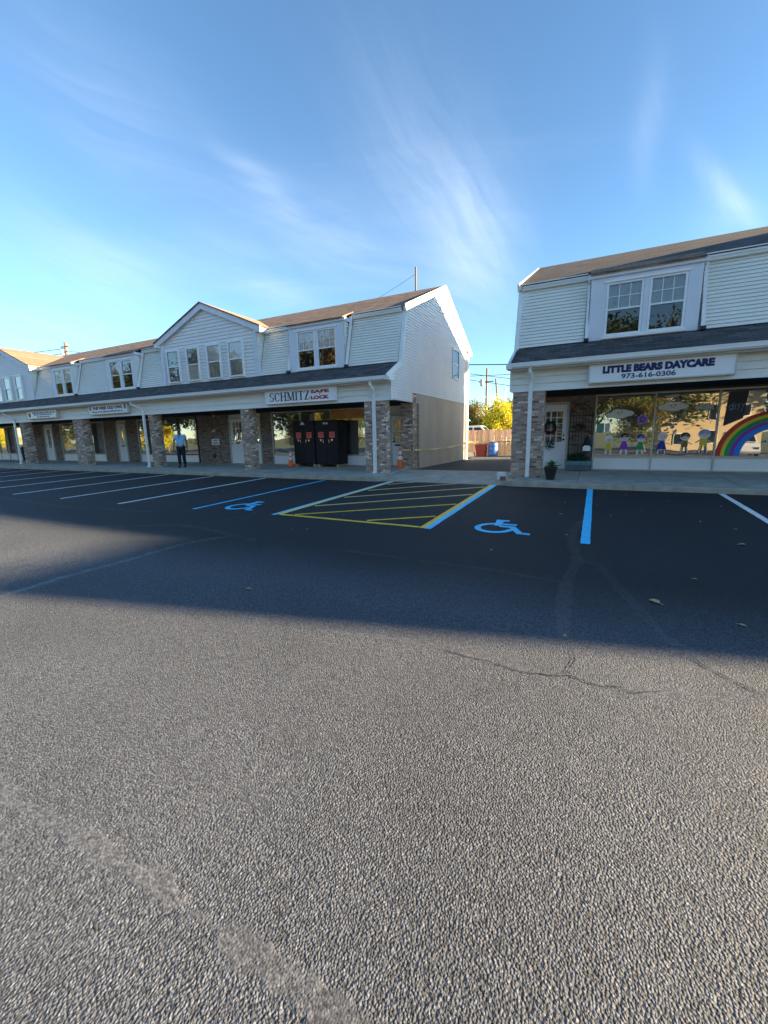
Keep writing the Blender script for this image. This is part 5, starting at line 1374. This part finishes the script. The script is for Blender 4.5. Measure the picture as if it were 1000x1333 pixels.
for s_, f0, f1 in ((.11, -.06, .16), (-.085, .08, .32)):
    skin_mesh('shoe', [Q(s_, f0, .045), Q(s_, (f0 + f1) / 2, .05), Q(s_, f1, .035)], [(0, 1), (1, 2)], [.05, .052, .04], 0, 'shoe', pp, 1)
skin_mesh('hair', [Q(0, -.01, 1.70), Q(0, .0, 1.76), Q(0, .04, 1.785)], [(0, 1), (1, 2)], [.085, .092, .07], 0, 'hair', pp)
MB().box(0, 0, 0, 0, 0, 0)
fm_ = MB()
fc = Vector(Q(0, .155, 1.69)); fm_.disc(tuple(fc), .001, (SY, -SX, 0), .001, 6)
nose = MB(); nose.tube([Q(0, .14, 1.71), Q(0, .165, 1.675)], [.010, .016], 6); nose.build('nose', 'skin', pp)
for s_ in (-.035, .035): MB().disc(Q(s_, .147, 1.715), .011, (SY, -SX, 0), .012, 8).build('eye', 'hair', pp)
MB().bar(Q(-.025, .142, 1.635), Q(.025, .142, 1.635), .008, .008).build('mouth', 'ink_red', pp)
for s_ in (-.098, .098): MB().tube([Q(s_, .03, 1.66), Q(s_ * 1.06, .02, 1.70), Q(s_, .03, 1.73)], [.008, .014, .008], 6).build('ear', 'skin', pp)
for hs, (hx, hf, hz) in ((1, (.31, .17, .84)), (-1, (-.265, .17, .82))):
    palm = [Q(hx, hf, hz + .03), Q(hx, hf + .01, hz - .04)]
    skin_mesh('palm', palm, [(0, 1)], [(.018, .032), (.016, .036)], 0, 'skin', pp, 1)
    for k, L_ in enumerate((.070, .080, .074, .058)):
        o_ = (k - 1.5) * .019
        skin_mesh('finger', [Q(hx - hs * .005, hf + .01 + o_, hz - .05), Q(hx - hs * .010, hf + .012 + o_, hz - .05 - L_ * .5), Q(hx - hs * .026, hf + .016 + o_, hz - .05 - L_ * .92)], [(0, 1), (1, 2)], [.0095, .009, .0075], 0, 'skin', pp, 1)
    skin_mesh('thumb', [Q(hx, hf + .03, hz), Q(hx - hs * .015, hf + .055, hz - .035), Q(hx - hs * .02, hf + .06, hz - .065)], [(0, 1), (1, 2)], [.012, .011, .009], 0, 'skin', pp, 1)
MB().tube([Q(-.05, .10, 1.50), Q(.0, .185, 1.36), Q(.0, .20, 1.28)], .010, 6).tube([Q(.06, .10, 1.50), Q(.0, .185, 1.36)], .010, 6).build('lanyard', 'strap', pp)

# ------------------------------------------------------------------ behind the alley
# fence boards
for i_, c_ in enumerate(((0.62, 0.38, 0.25), (0.50, 0.31, 0.22), (0.72, 0.50, 0.36))): mat('fence_board_%s' % 'abc'[i_], c_, 0.85, (3, 0.45, (3, 3, 0.8)))
fn = root('wooden_fence', (-6.0, 28.5, 0), 'weathered reddish-brown board fence closing the far end of the alley', 'fence')
rr = random.Random(2); fb_me = {}
for k in range(110):
    x_ = -13.2 + k * .155; h_ = 1.70 + rr.uniform(-.015, .015)
    km = rr.choice('abc')
    if km not in fb_me:
        me = MB().box(-.072, .072, -.012, .012, 0, 1.7).mesh('board'); me.materials.append(MATS['fence_board_' + km]); fb_me[km] = me
    o = bpy.data.objects.new('board', fb_me[km]); COL.objects.link(o); o.parent = fn; o.location = (x_ + 6.0, rr.uniform(-.008, .008), 0); o.scale = (1, 1, h_ / 1.7); o.rotation_euler = (0, rr.uniform(-.006, .006), 0)
for z_ in (.35, 1.45): MB().box(-13.3, 4, 28.53, 28.58, z_, z_ + .09).build('rail', 'fence_wood', fn)
for k in range(8): MB().box(-13.1 + k * 2.3, -13.0 + k * 2.3, 28.58, 28.68, 0, 1.75).build('fence_post', 'fence_wood', fn)
db = leaf_blob('dry_shrub', (-4.75, 27.6, .55), .62, 900, .06, 'leaf_dry', None, squash=1.0, seed=44); db['label'] = 'dry tan brush in front of the fence beside the daycare corner post'; db['category'] = 'shrub'
bb = root('plastic_barrel', (-5.64, 26.5, .02), 'blue plastic barrel in front of the wooden fence', 'barrel')
MB().lathe([(.25, 0), (.29, .03), (.30, .25), (.285, .28), (.30, .31), (.30, .56), (.285, .59), (.30, .62), (.285, .84), (.26, .88)], (-5.64, 26.5, .03), 24).build('drum', 'barrel_blue', bb, smooth=True)
MB().lathe([(.292, 0), (.297, .02), (.292, .04)], (-5.64, 26.5, .66), 24).build('band', 'lamp_white', bb)
rb = root('wheeled_bin', (-6.35, 26.5, .02), 'dark red wheeled bin left of the blue barrel by the fence', 'bin')
mb = MB(); lo = [(-6.62, 26.25), (-6.10, 26.25), (-6.10, 26.75), (-6.62, 26.75)]; hi = [(-6.70, 26.18), (-6.02, 26.18), (-6.02, 26.82), (-6.70, 26.82)]
for k in range(4): mb.q((*lo[k], .08), (*lo[(k + 1) % 4], .08), (*hi[(k + 1) % 4], .74), (*hi[k], .74))
mb.q(*[(*p, .08) for p in lo][::-1]); mb.build('body', 'bin_red', rb)
MB().prism([(-6.73, 26.15, .74), (-5.99, 26.15, .74), (-5.99, 26.86, .80), (-6.73, 26.86, .80)], (0, 0, .05)).build('lid', 'bin_red', rb)
for x_ in (-6.6, -6.12): MB().disc((x_, 26.8, .11), .10, (1, 0, 0), .05, 14).build('wheel', 'tyre', rb)
o = MB().box(-7.33, -6.75, 26.1, 26.5, .03, .30).build('concrete_block', 'sign_cream', loc=(-7.0, 26.3, 0.0), bevel=.02); o['label'] = 'pale concrete block on the ground between the stucco wall and the red bin'; o['category'] = 'block'

# car builder (side profile lofted across the width, tumblehome, glass, wheels)
def make_car(name, loc, rotz, label, paintm='car_white', suv=True, cat='car'):
    r = root(name, loc, label, cat); r.rotation_euler = (0, 0, rotz)
    L_ = 4.6; zb = .32
    low_ = [(-2.3, .45), (-2.28, .95), (-2.15, 1.02), (2.0, .98), (2.25, .80), (2.3, .45), (2.2, .30), (-2.2, .30)] if suv else [(-2.25, .45), (-2.2, .9), (1.9, .85), (2.25, .65), (2.25, .35), (-2.2, .30)]
    if suv: up_ = [(-2.18, 1.0), (-2.02, 1.55), (-1.85, 1.70), (.35, 1.73), (.55, 1.68), (1.25, 1.02)]
    else: up_ = [(-1.9, .9), (-1.2, 1.35), (.3, 1.42), (1.1, .88)]
    def loft(prof, w0, w1, zr0, zr1):
        mb = MB(); n = len(prof)
        def wd(z): t_ = min(1, max(0, (z - zr0) / (zr1 - zr0))); return w0 + (w1 - w0) * t_
        Lp = [(x_, -wd(z_), z_) for x_, z_ in prof]; Rp = [(x_, wd(z_), z_) for x_, z_ in prof]
        mb.q(*Lp[::-1] if False else Lp); mb.q(*Rp[::-1])
        for k in range(n): k2 = (k + 1) % n; mb.q(Lp[k], Rp[k], Rp[k2], Lp[k2])
        return mb
    def add(mb, nm, m, par=r, bevel=0):
        me = mb.mesh(nm); me.materials.append(MATS[m]); o_ = bpy.data.objects.new(nm, me); COL.objects.link(o_); o_.parent = par
        if bevel:
            md = o_.modifiers.new('b', 'BEVEL'); md.width = bevel; md.segments = 3; md.limit_method = 'ANGLE'; md.angle_limit = .4
            me.shade_smooth()
        return o_
    body_ = add(loft(low_, .90, .90, 0, 1), 'body', paintm, bevel=.05)
    add(loft(up_, .87, .70, up_[0][1], up_[2][1]), 'cabin', paintm, bevel=.05)
    top = up_[2][1] if suv else up_[1][1]
    def yq(z_): t_ = (z_ - up_[0][1]) / (up_[2][1] - up_[0][1]); return .87 - .17 * t_
    wins = [[(-1.98, 1.08), (-1.05, 1.08), (-1.05, 1.56), (-1.82, 1.56)], [(-.95, 1.08), (-.05, 1.08), (-.05, 1.58), (-.95, 1.58)], [(.05, 1.08), (1.02, 1.08), (.52, 1.58), (.05, 1.58)]] if suv else [[(-1.5, .95), (-.3, .95), (-.3, 1.3), (-1.1, 1.3)], [(-.2, .95), (.85, .95), (.3, 1.33), (-.2, 1.33)]]
    for w_ in wins:
        for sg in (-1, 1):
            ps = [(x_, sg * (yq(z_) + .012), z_) for x_, z_ in w_]
            add(MB().q(*(ps if sg < 0 else ps[::-1])), 'window', 'glass_car')
    add(MB().q((1.22, -.72, 1.06), (1.22, .72, 1.06), (.62, .62, 1.62), (.62, -.62, 1.62)).q((-2.20, .72, 1.06), (-2.20, -.72, 1.06), (-2.05, -.62, 1.5), (-2.05, .62, 1.5)), 'windscreen', 'glass_car')
    for x_ in (-1.4, 1.42):
        for sg in (-1, 1):
            w_ = add(MB().disc((x_, sg * .91, .34), .34, (0, sg, 0), .22, 24), 'wheel', 'tyre')
            add(MB().disc((x_, sg * .915, .34), .21, (0, sg, 0), .02, 16), 'rim', 'galv', par=w_)
    for sg in (-1, 1):
        add(MB().box(2.18, 2.30, sg * .80, sg * .50, .62, .76), 'headlight', 'chrome')
        add(MB().box(-2.31, -2.24, sg * .86, sg * .70, .75, 1.0), 'tail_light', 'ink_red')
    return r
mat('glass_car', (0.012, 0.014, 0.017), 0.05, spec=1.0)
make_car('parked_car', (-8.4, 33.0, .35), 0.0, 'white SUV parked behind the wooden fence, only its roof and side windows showing', cat='car')

# street lamp and utility poles
sl = root('street_lamp', (-7.2, 38, 0), 'slim pale lamp post behind the wooden fence at the right of the alley', 'lamp post')
MB().tube([(-7.2, 38, 0), (-7.2, 38, 5.1)], [.075, .055], 10).build('pole', 'lamp_white', sl)
MB().lathe([(.06, 0), (.10, .05), (.08, .14), (.02, .18)], (-7.2, 38, 5.08), 12).build('lamp_head', 'lamp_white', sl)
def util_pole(x_, y_, h_, label, lean=0.0, trans=False, cross=True, rad_=.14):
    r = root('utility_pole', (x_, y_, 0), label, 'utility pole')
    MB().tube([(x_, y_, -1), (x_ + lean * h_, y_, h_)], [rad_, rad_ * .7], 12).build('pole', 'pole_wood', r, smooth=True)
    tx_ = x_ + lean * h_
    if cross:
        MB().box(tx_ - 1.1, tx_ + 1.1, y_ - .18, y_ - .08, h_ - .75, h_ - .63).build('crossarm', 'pole_wood', r)
        for k in (-1.0, -.5, .5, 1.0): MB().lathe([(.03, 0), (.06, .04), (.03, .09), (.05, .13)], (tx_ + k, y_ - .13, h_ - .63), 10).build('insulator', 'galv', r)
    if trans:
        for k in (-.42,): MB().lathe([(.22, 0), (.24, .05), (.24, .65), (.20, .72)], (tx_ + k, y_ - .35, h_ - 1.9), 14).build('transformer', 'galv', r)
        MB().box(tx_ - .8, tx_ + .8, y_ - .2, y_ - .1, h_ - 1.5, h_ - 1.4).build('bracket', 'pole_wood', r)
    return r
util_pole(-11.1, 48, 8.5, 'wooden utility pole with a grey transformer above the yellow trees', trans=True, cross=False)
util_pole(-9.3, 48.6, 7.4, 'leaning thin wooden pole right of the transformer pole', lean=-.13, cross=False, rad_=.11)
util_pole(-10.95, 27, 12.0, 'slim pole standing up behind the ridge of the left building roof', cross=False, rad_=.085)
util_pole(-75.9, 40, 16.9, 'utility pole beyond the far-left roof with wires running off left', trans=True, cross=True, rad_=.30)
def wire(pts_a, pts_b, sag, r_, label, grp='overhead wires'):
    a = Vector(pts_a); b_ = Vector(pts_b); P = [a + (b_ - a) * t_ + Vector((0, 0, -4 * sag * t_ * (1 - t_))) for t_ in np.linspace(0, 1, 24)]
    o = MB().tube(P, r_, 5).build('overhead_wire', 'wire', loc=tuple(a)); o['label'] = label; o['category'] = 'wire'; o['group'] = grp
def lerp_ext(p, q_, e0, e1):
    p = Vector(p); q_ = Vector(q_); d = q_ - p; return p - d * e0, q_ + d * e1
a, b_ = lerp_ext((-12.9, 46.5, 9.35), (-8.4, 46.5, 8.05), 5, 6); wire((-40, 46.5, 12.0), (22, 46.5, 7.2), 1.1, .05, 'thickest dark wire crossing the sky gap between the two buildings, topmost there')
wire((-40, 47.5, 13.5), (22, 47.5, -1.2 + 3), .4, .03, 'thin wire sloping down to the right just below the thick wire in the alley gap')
wire((-38, 47.8, 12.9), (22, 47.8, .6), .4, .03, 'lowest thin wire sloping down to the right across the trees in the alley gap')
wire((-14.5, 49, 8.0), (18, 49, 8.4), .5, .03, 'level thin wire running right from the transformer pole')
wire((-10.95, 27, 11.6), (-40, 34, 11.2), 1.9, .011, 'faint drop wire hanging left from the slim pole behind the roof ridge')
wire((-75.9, 40, 16.0), (-150, 10, 17.0), 2.0, .05, 'upper wire left of the far-left utility pole')
wire((-75.9, 40, 15.3), (-150, 10, 16.0), 2.4, .05, 'lower wire left of the far-left utility pole')
wire((-75.9, 40, 15.6), (-40, 60, 14), 1.0, .04, 'short wire right of the far-left utility pole')
# green parasol edge seen at the rear corner
gp = root('garden_parasol', (-7.4, 24.6, 0), 'green parasol just visible past the rear corner of the left building', 'parasol')
MB().tube([(-7.4, 24.6, 0), (-7.4, 24.6, 2.9)], .025, 8).build('pole', 'galv', gp)
mbp = MB(); n = 8
for k in range(n):
    t0, t1 = 2 * pi * k / n, 2 * pi * (k + 1) / n
    mbp.q((-7.4, 24.6, 2.95), (-7.4 + .85 * cos(t0), 24.6 + .85 * sin(t0), 2.2), (-7.4 + .85 * cos(t1), 24.6 + .85 * sin(t1), 2.2))
mbp.build('canopy', 'canopy_green', gp)

# ------------------------------------------------------------------ trees
def tree_meshes(seed, H, Rc, nleaf, leafsize, lm, bare=0.0, trunk_r=.16, squash=1.0):
    rr = random.Random(seed); rg = np.random.default_rng(seed)
    mb = MB(); tips = []
    th = H * .30
    mb.tube([(0, 0, -.5), (rr.uniform(-.1, .1), 0, th * .5), (rr.uniform(-.2, .2), rr.uniform(-.2, .2), th), (0, 0, H * .8)], [trunk_r, trunk_r * .85, trunk_r * .7, trunk_r * .15], 9)
    for k in range(26):
        a_ = rr.uniform(0, 2 * pi); z0_ = rr.uniform(th * .7, H * .72); L_ = Rc * rr.uniform(.6, 1.0) * (1 - .4 * (z0_ / H)); el = rr.uniform(.2, 1.1)
        p0 = Vector((0, 0, z0_)); d = Vector((cos(a_) * cos(el), sin(a_) * cos(el), sin(el))); p1 = p0 + d * L_ * .55; p2 = p0 + d * L_ + Vector((0, 0, .15 * L_))
        mb.tube([p0, p1, p2], [trunk_r * .38, trunk_r * .22, trunk_r * .06], 5); tips += [p1, p2, (p1 + p2) / 2]
        for j in range(3):
            b1_ = p0 + d * L_ * rr.uniform(.4, .9); d2 = (d + Vector((rr.gauss(0, .6), rr.gauss(0, .6), rr.gauss(.2, .4)))).normalized(); e_ = b1_ + d2 * L_ * .45
            mb.tube([b1_, e_], [trunk_r * .12, trunk_r * .03], 4); tips.append(e_)
    trunk = mb.mesh('trunk'); trunk.materials.append(MATS['bark'])
    tp_ = np.array([tuple(t_) for t_ in tips]); c = tp_[rg.integers(0, len(tp_), nleaf)] + rg.normal(0, Rc * .13, (nleaf, 3))
    u = rg.normal(0, 1, (nleaf, 3)); u /= np.linalg.norm(u, axis=1)[:, None]; w_ = np.cross(u, rg.normal(0, 1, (nleaf, 3))); w_ /= np.linalg.norm(w_, axis=1)[:, None]
    s_ = leafsize * rg.uniform(.5, 1.3, (nleaf, 1))
    V_ = np.stack([c - u * s_, c + w_ * s_ * .55, c + u * s_, c - w_ * s_ * .55], 1).reshape(-1, 3)
    me = bpy.data.meshes.new('crown'); me.vertices.add(nleaf * 4); me.vertices.foreach_set('co', V_.astype(np.float32).ravel())
    me.loops.add(nleaf * 4); me.loops.foreach_set('vertex_index', np.arange(nleaf * 4, dtype=np.int32)); me.polygons.add(nleaf)
    me.polygons.foreach_set('loop_start', (np.arange(nleaf) * 4).astype(np.int32)); me.polygons.foreach_set('loop_total', np.full(nleaf, 4, np.int32)); me.update(calc_edges=True)
    tone = np.clip(.5 + (vnoise(c[:, 0] + 50, c[:, 1] + c[:, 2] + 50, Rc * .45, seed) - .5) * 1.3 + rg.normal(0, .15, nleaf), 0, 1)
    at = me.attributes.new('tone', 'FLOAT', 'POINT'); at.data.foreach_set('value', np.repeat(tone, 4).astype(np.float32)); me.materials.append(MATS[lm])
    return trunk, me
TM = {'yellow': tree_meshes(1, 5.2, 2.2, 9000, .085, 'leaf_yellow'), 'mixed': tree_meshes(2, 5.0, 2.4, 8000, .085, 'leaf_mixed'), 'sparse': tree_meshes(3, 5.4, 2.2, 2600, .08, 'leaf_yellow'), 'dark': tree_meshes(4, 9, 4.0, 16000, .16, 'leaf_dark', trunk_r=.25),
      'bigyellow': tree_meshes(5, 9, 4.2, 16000, .16, 'leaf_yellow', trunk_r=.25), 'bigmixed': tree_meshes(6, 9, 4.2, 14000, .16, 'leaf_mixed', trunk_r=.25)}
def tree(kind, x_, y_, s_, label, group, rz=0, z_=0):
    r = root('deciduous_tree', (x_, y_, z_), label, 'tree', group); r.scale = (s_, s_, s_); r.rotation_euler = (0, 0, rz)
    for nm, me in zip(('trunk', 'crown'), TM[kind]):
        o = bpy.data.objects.new(nm, me); COL.objects.link(o); o.parent = r
    return r
GB = 'trees behind the wooden fence'
tree('mixed', -10.6, 38.5, .86, 'olive and rust tree left of centre in the alley gap, above the white car', GB, .4)
tree('sparse', -9.3, 41, .98, 'thin half-bare tree with few yellow leaves below the transformers', GB, 1.1)
tree('yellow', -7.3, 36.5, .80, 'bright yellow-green tree at the centre of the alley gap', GB, 2.0)
tree('yellow', -5.4, 38.5, .90, 'bright yellow tree behind the corner post of the daycare building', GB, 3.3)
tree('mixed', -12.8, 41, .9, 'olive tree beside the rear corner of the left building', GB, 3.9)
tree('mixed', -8.4, 44, .9, 'darker green tree low between the yellow ones behind the fence', GB, 5.0)
# hedge along the back
hd = leaf_blob('hedge', (-10.5, 41.0, 1.4), 4.2, 5200, .13, 'herb_dark', None, squash=.35, seed=21); hd['label'] = 'dark green hedge behind the white car and the fence'; hd['category'] = 'hedge'

# across the street (seen mirrored in the shop windows)
GS = 'trees across the street'
rr = random.Random(31); kinds = ['bigyellow', 'dark', 'bigmixed', 'bigyellow', 'dark', 'bigmixed']
names = {'bigyellow': 'tall yellow street tree', 'dark': 'tall dark green street tree', 'bigmixed': 'tall olive street tree'}
spots = [(-96, -22), (-84, -20), (-74, -17), (-66, -18), (-57, -24), (-50, -19), (-42, -26), (-34, -22), (-26, -27), (-18, -24), (-10, -30), (-2, -24), (5, -30), (22, -34), (30, -30)]
for i, (x_, y_) in enumerate(spots):
    kd = ['dark', 'bigmixed', 'dark'][i % 3]
    tree(kd, x_, y_, rr.uniform(1.60, 1.78), names[kd] + ' across the street, number %s from the west end' % ['one', 'two', 'three', 'four', 'five', 'six', 'seven', 'eight', 'nine', 'ten', 'eleven', 'twelve', 'thirteen', 'fourteen', 'fifteen'][i], GS, rr.uniform(0, 6), -1.2)
for i in range(26):
    x_ = -118 + i * 6.1 + rr.uniform(-1.5, 1.5)
    if 6 < x_ < 19: continue
    kd = rr.choice(['yellow', 'mixed', 'yellow']) if x_ < -62 else 'mixed'
    tree(kd, x_, -15.5 + rr.uniform(-2.5, 1), rr.uniform(.9, 1.3), 'small %s roadside tree across the street, row position %s from the west' % ('yellow' if kd == 'yellow' else 'olive', 'abcdefghijklmnopqrstuvwxyz'[i]), 'small roadside trees', rr.uniform(0, 6), -1.0)
ho = root('beige_house', (12, -28, -1.0), 'beige two-storey house with dark gabled roof across the street', 'house')
def house(r, x0, x1, y0, y1, z0, z1, zr):
    xm = (x0 + x1) / 2
    MB().prism([(x0, y1, z0), (x1, y1, z0), (x1, y1, z1), (xm, y1, zr), (x0, y1, z1)], (0, y0 - y1, 0)).build('wall', 'beige_wall', r)
    for sg in (-1, 1):
        xe = x0 - .4 if sg < 0 else x1 + .4; zs = z1 - .4 * (zr - z1) / (xm - x0)
        MB().prism([(xm, y1 + .4, zr + .1), (xe, y1 + .4, zs + .1), (xe, y0 - .4, zs + .1), (xm, y0 - .4, zr + .1)], (0, 0, .15)).build('roof', 'dark_roof', r)
    for x_ in (x0 + 1.2, xm - .5, x1 - 2.2):
        for z_ in (z0 + 1, z0 + 3.8):
            f = MB().box(x_, x_ + 1.0, y1 + .005, y1 + .05, z_, z_ + 1.4).build('window', 'vinyl', r)
            MB().box(x_ + .08, x_ + .92, y1 + .051, y1 + .06, z_ + .08, z_ + 1.32).build('pane', 'glass_car', f)
house(ho, 7, 16, -36, -28, -1.2, 5.2, 8.2)
make_car('parked_van', (9.5, -9.0, gz(-9.0)), radians(95), 'white car parked in the lot behind the photographer', cat='car')
make_car('parked_car', (-40, -10, gz(-10)), radians(90), 'white car parked at the far side of the lot', cat='car')

# ------------------------------------------------------------------ fallen leaves
rr = random.Random(17)
leafpts = [(-3.38, 3.29, 1.5), (0.62, 4.57, 2.2), (1.91, 7.17, 1.8), (-0.49, 8.5, 1.2), (-0.5, 9.75, 1.2), (2.3, 10.19, 1.2), (1.69, 8.57, 1.3), (1.22, 4.3, 1.2), (-1.2, 5.72, 1), (-4.45, 5.82, 1), (-4.71, 5.72, .8), (-4.49, 7.09, .8), (-0.3, 6.94, 1), (1.08, 5.42, 1), (0.73, 11.16, 1), (0.12, 9.67, 1), (-0.12, 3.53, .9), (0.35, 8.64, 1), (2.06, 8.14, 1), (-9.8, 8.9, 1.2), (-9.3, 8.1, 1), (.9, 9.3, .9), (1.5, 10.6, .8), (.3, 10.9, .8)]
where = ['in the shade left of centre, alone', 'dark and curled, largest on the lot', 'at the right edge inside the white line', 'left of the right blue line, lower', 'left of the right blue line, upper', 'near the top of the right white line', 'between the blue and white lines, pale', 'near the shadow edge at right', 'below the right wheelchair symbol', 'below the hatched aisle, right one', 'below the hatched aisle, left one', 'inside the hatched aisle', 'at the foot of the right blue line', 'in the shade at lower right, faint', 'near the kerb right of the blue line', 'right of the blue line midway', 'white speck at the shadow edge on the wide seam', 'just right of the blue line', 'next to the leaf at the right edge', 'between the two leftmost white lines shown, upper', 'between the two leftmost white lines shown, lower', 'small one in the right bay, middle', 'small one in the right bay, high', 'small one by the kerb at right']
for (x_, y_, s_), wtxt in zip(leafpts, where):
    L_ = .027 * s_; a_ = rr.uniform(0, 2 * pi); mb = MB(); z_ = (y_ - YC) * SL + .012
    out_ = [(1, 0), (.45, .45), (.1, .62), (-.35, .5), (-.9, .0), (-.35, -.5), (.1, -.62), (.45, -.45)]
    P = [(x_ + L_ * (u * cos(a_) - v * sin(a_)), y_ + L_ * (u * sin(a_) + v * cos(a_)), z_ + L_ * (.25 * abs(v) * 2 * rr.uniform(.5, 1.2) + .1 * abs(u))) for u, v in out_]
    c = (x_, y_, z_)
    for k in range(8): mb.q(c, P[k], P[(k + 1) % 8])
    mb.tube([P[4], (P[4][0] - L_ * .5 * cos(a_), P[4][1] - L_ * .5 * sin(a_), z_ + .004)], .0015 * s_, 4)
    o = mb.build('fallen_leaf', 'leaf_dry', loc=c); o['label'] = 'dry brown fallen leaf ' + wtxt; o['category'] = 'leaf'; o['group'] = 'fallen leaves on the asphalt'
# gravel grit in the near lot that nobody could count
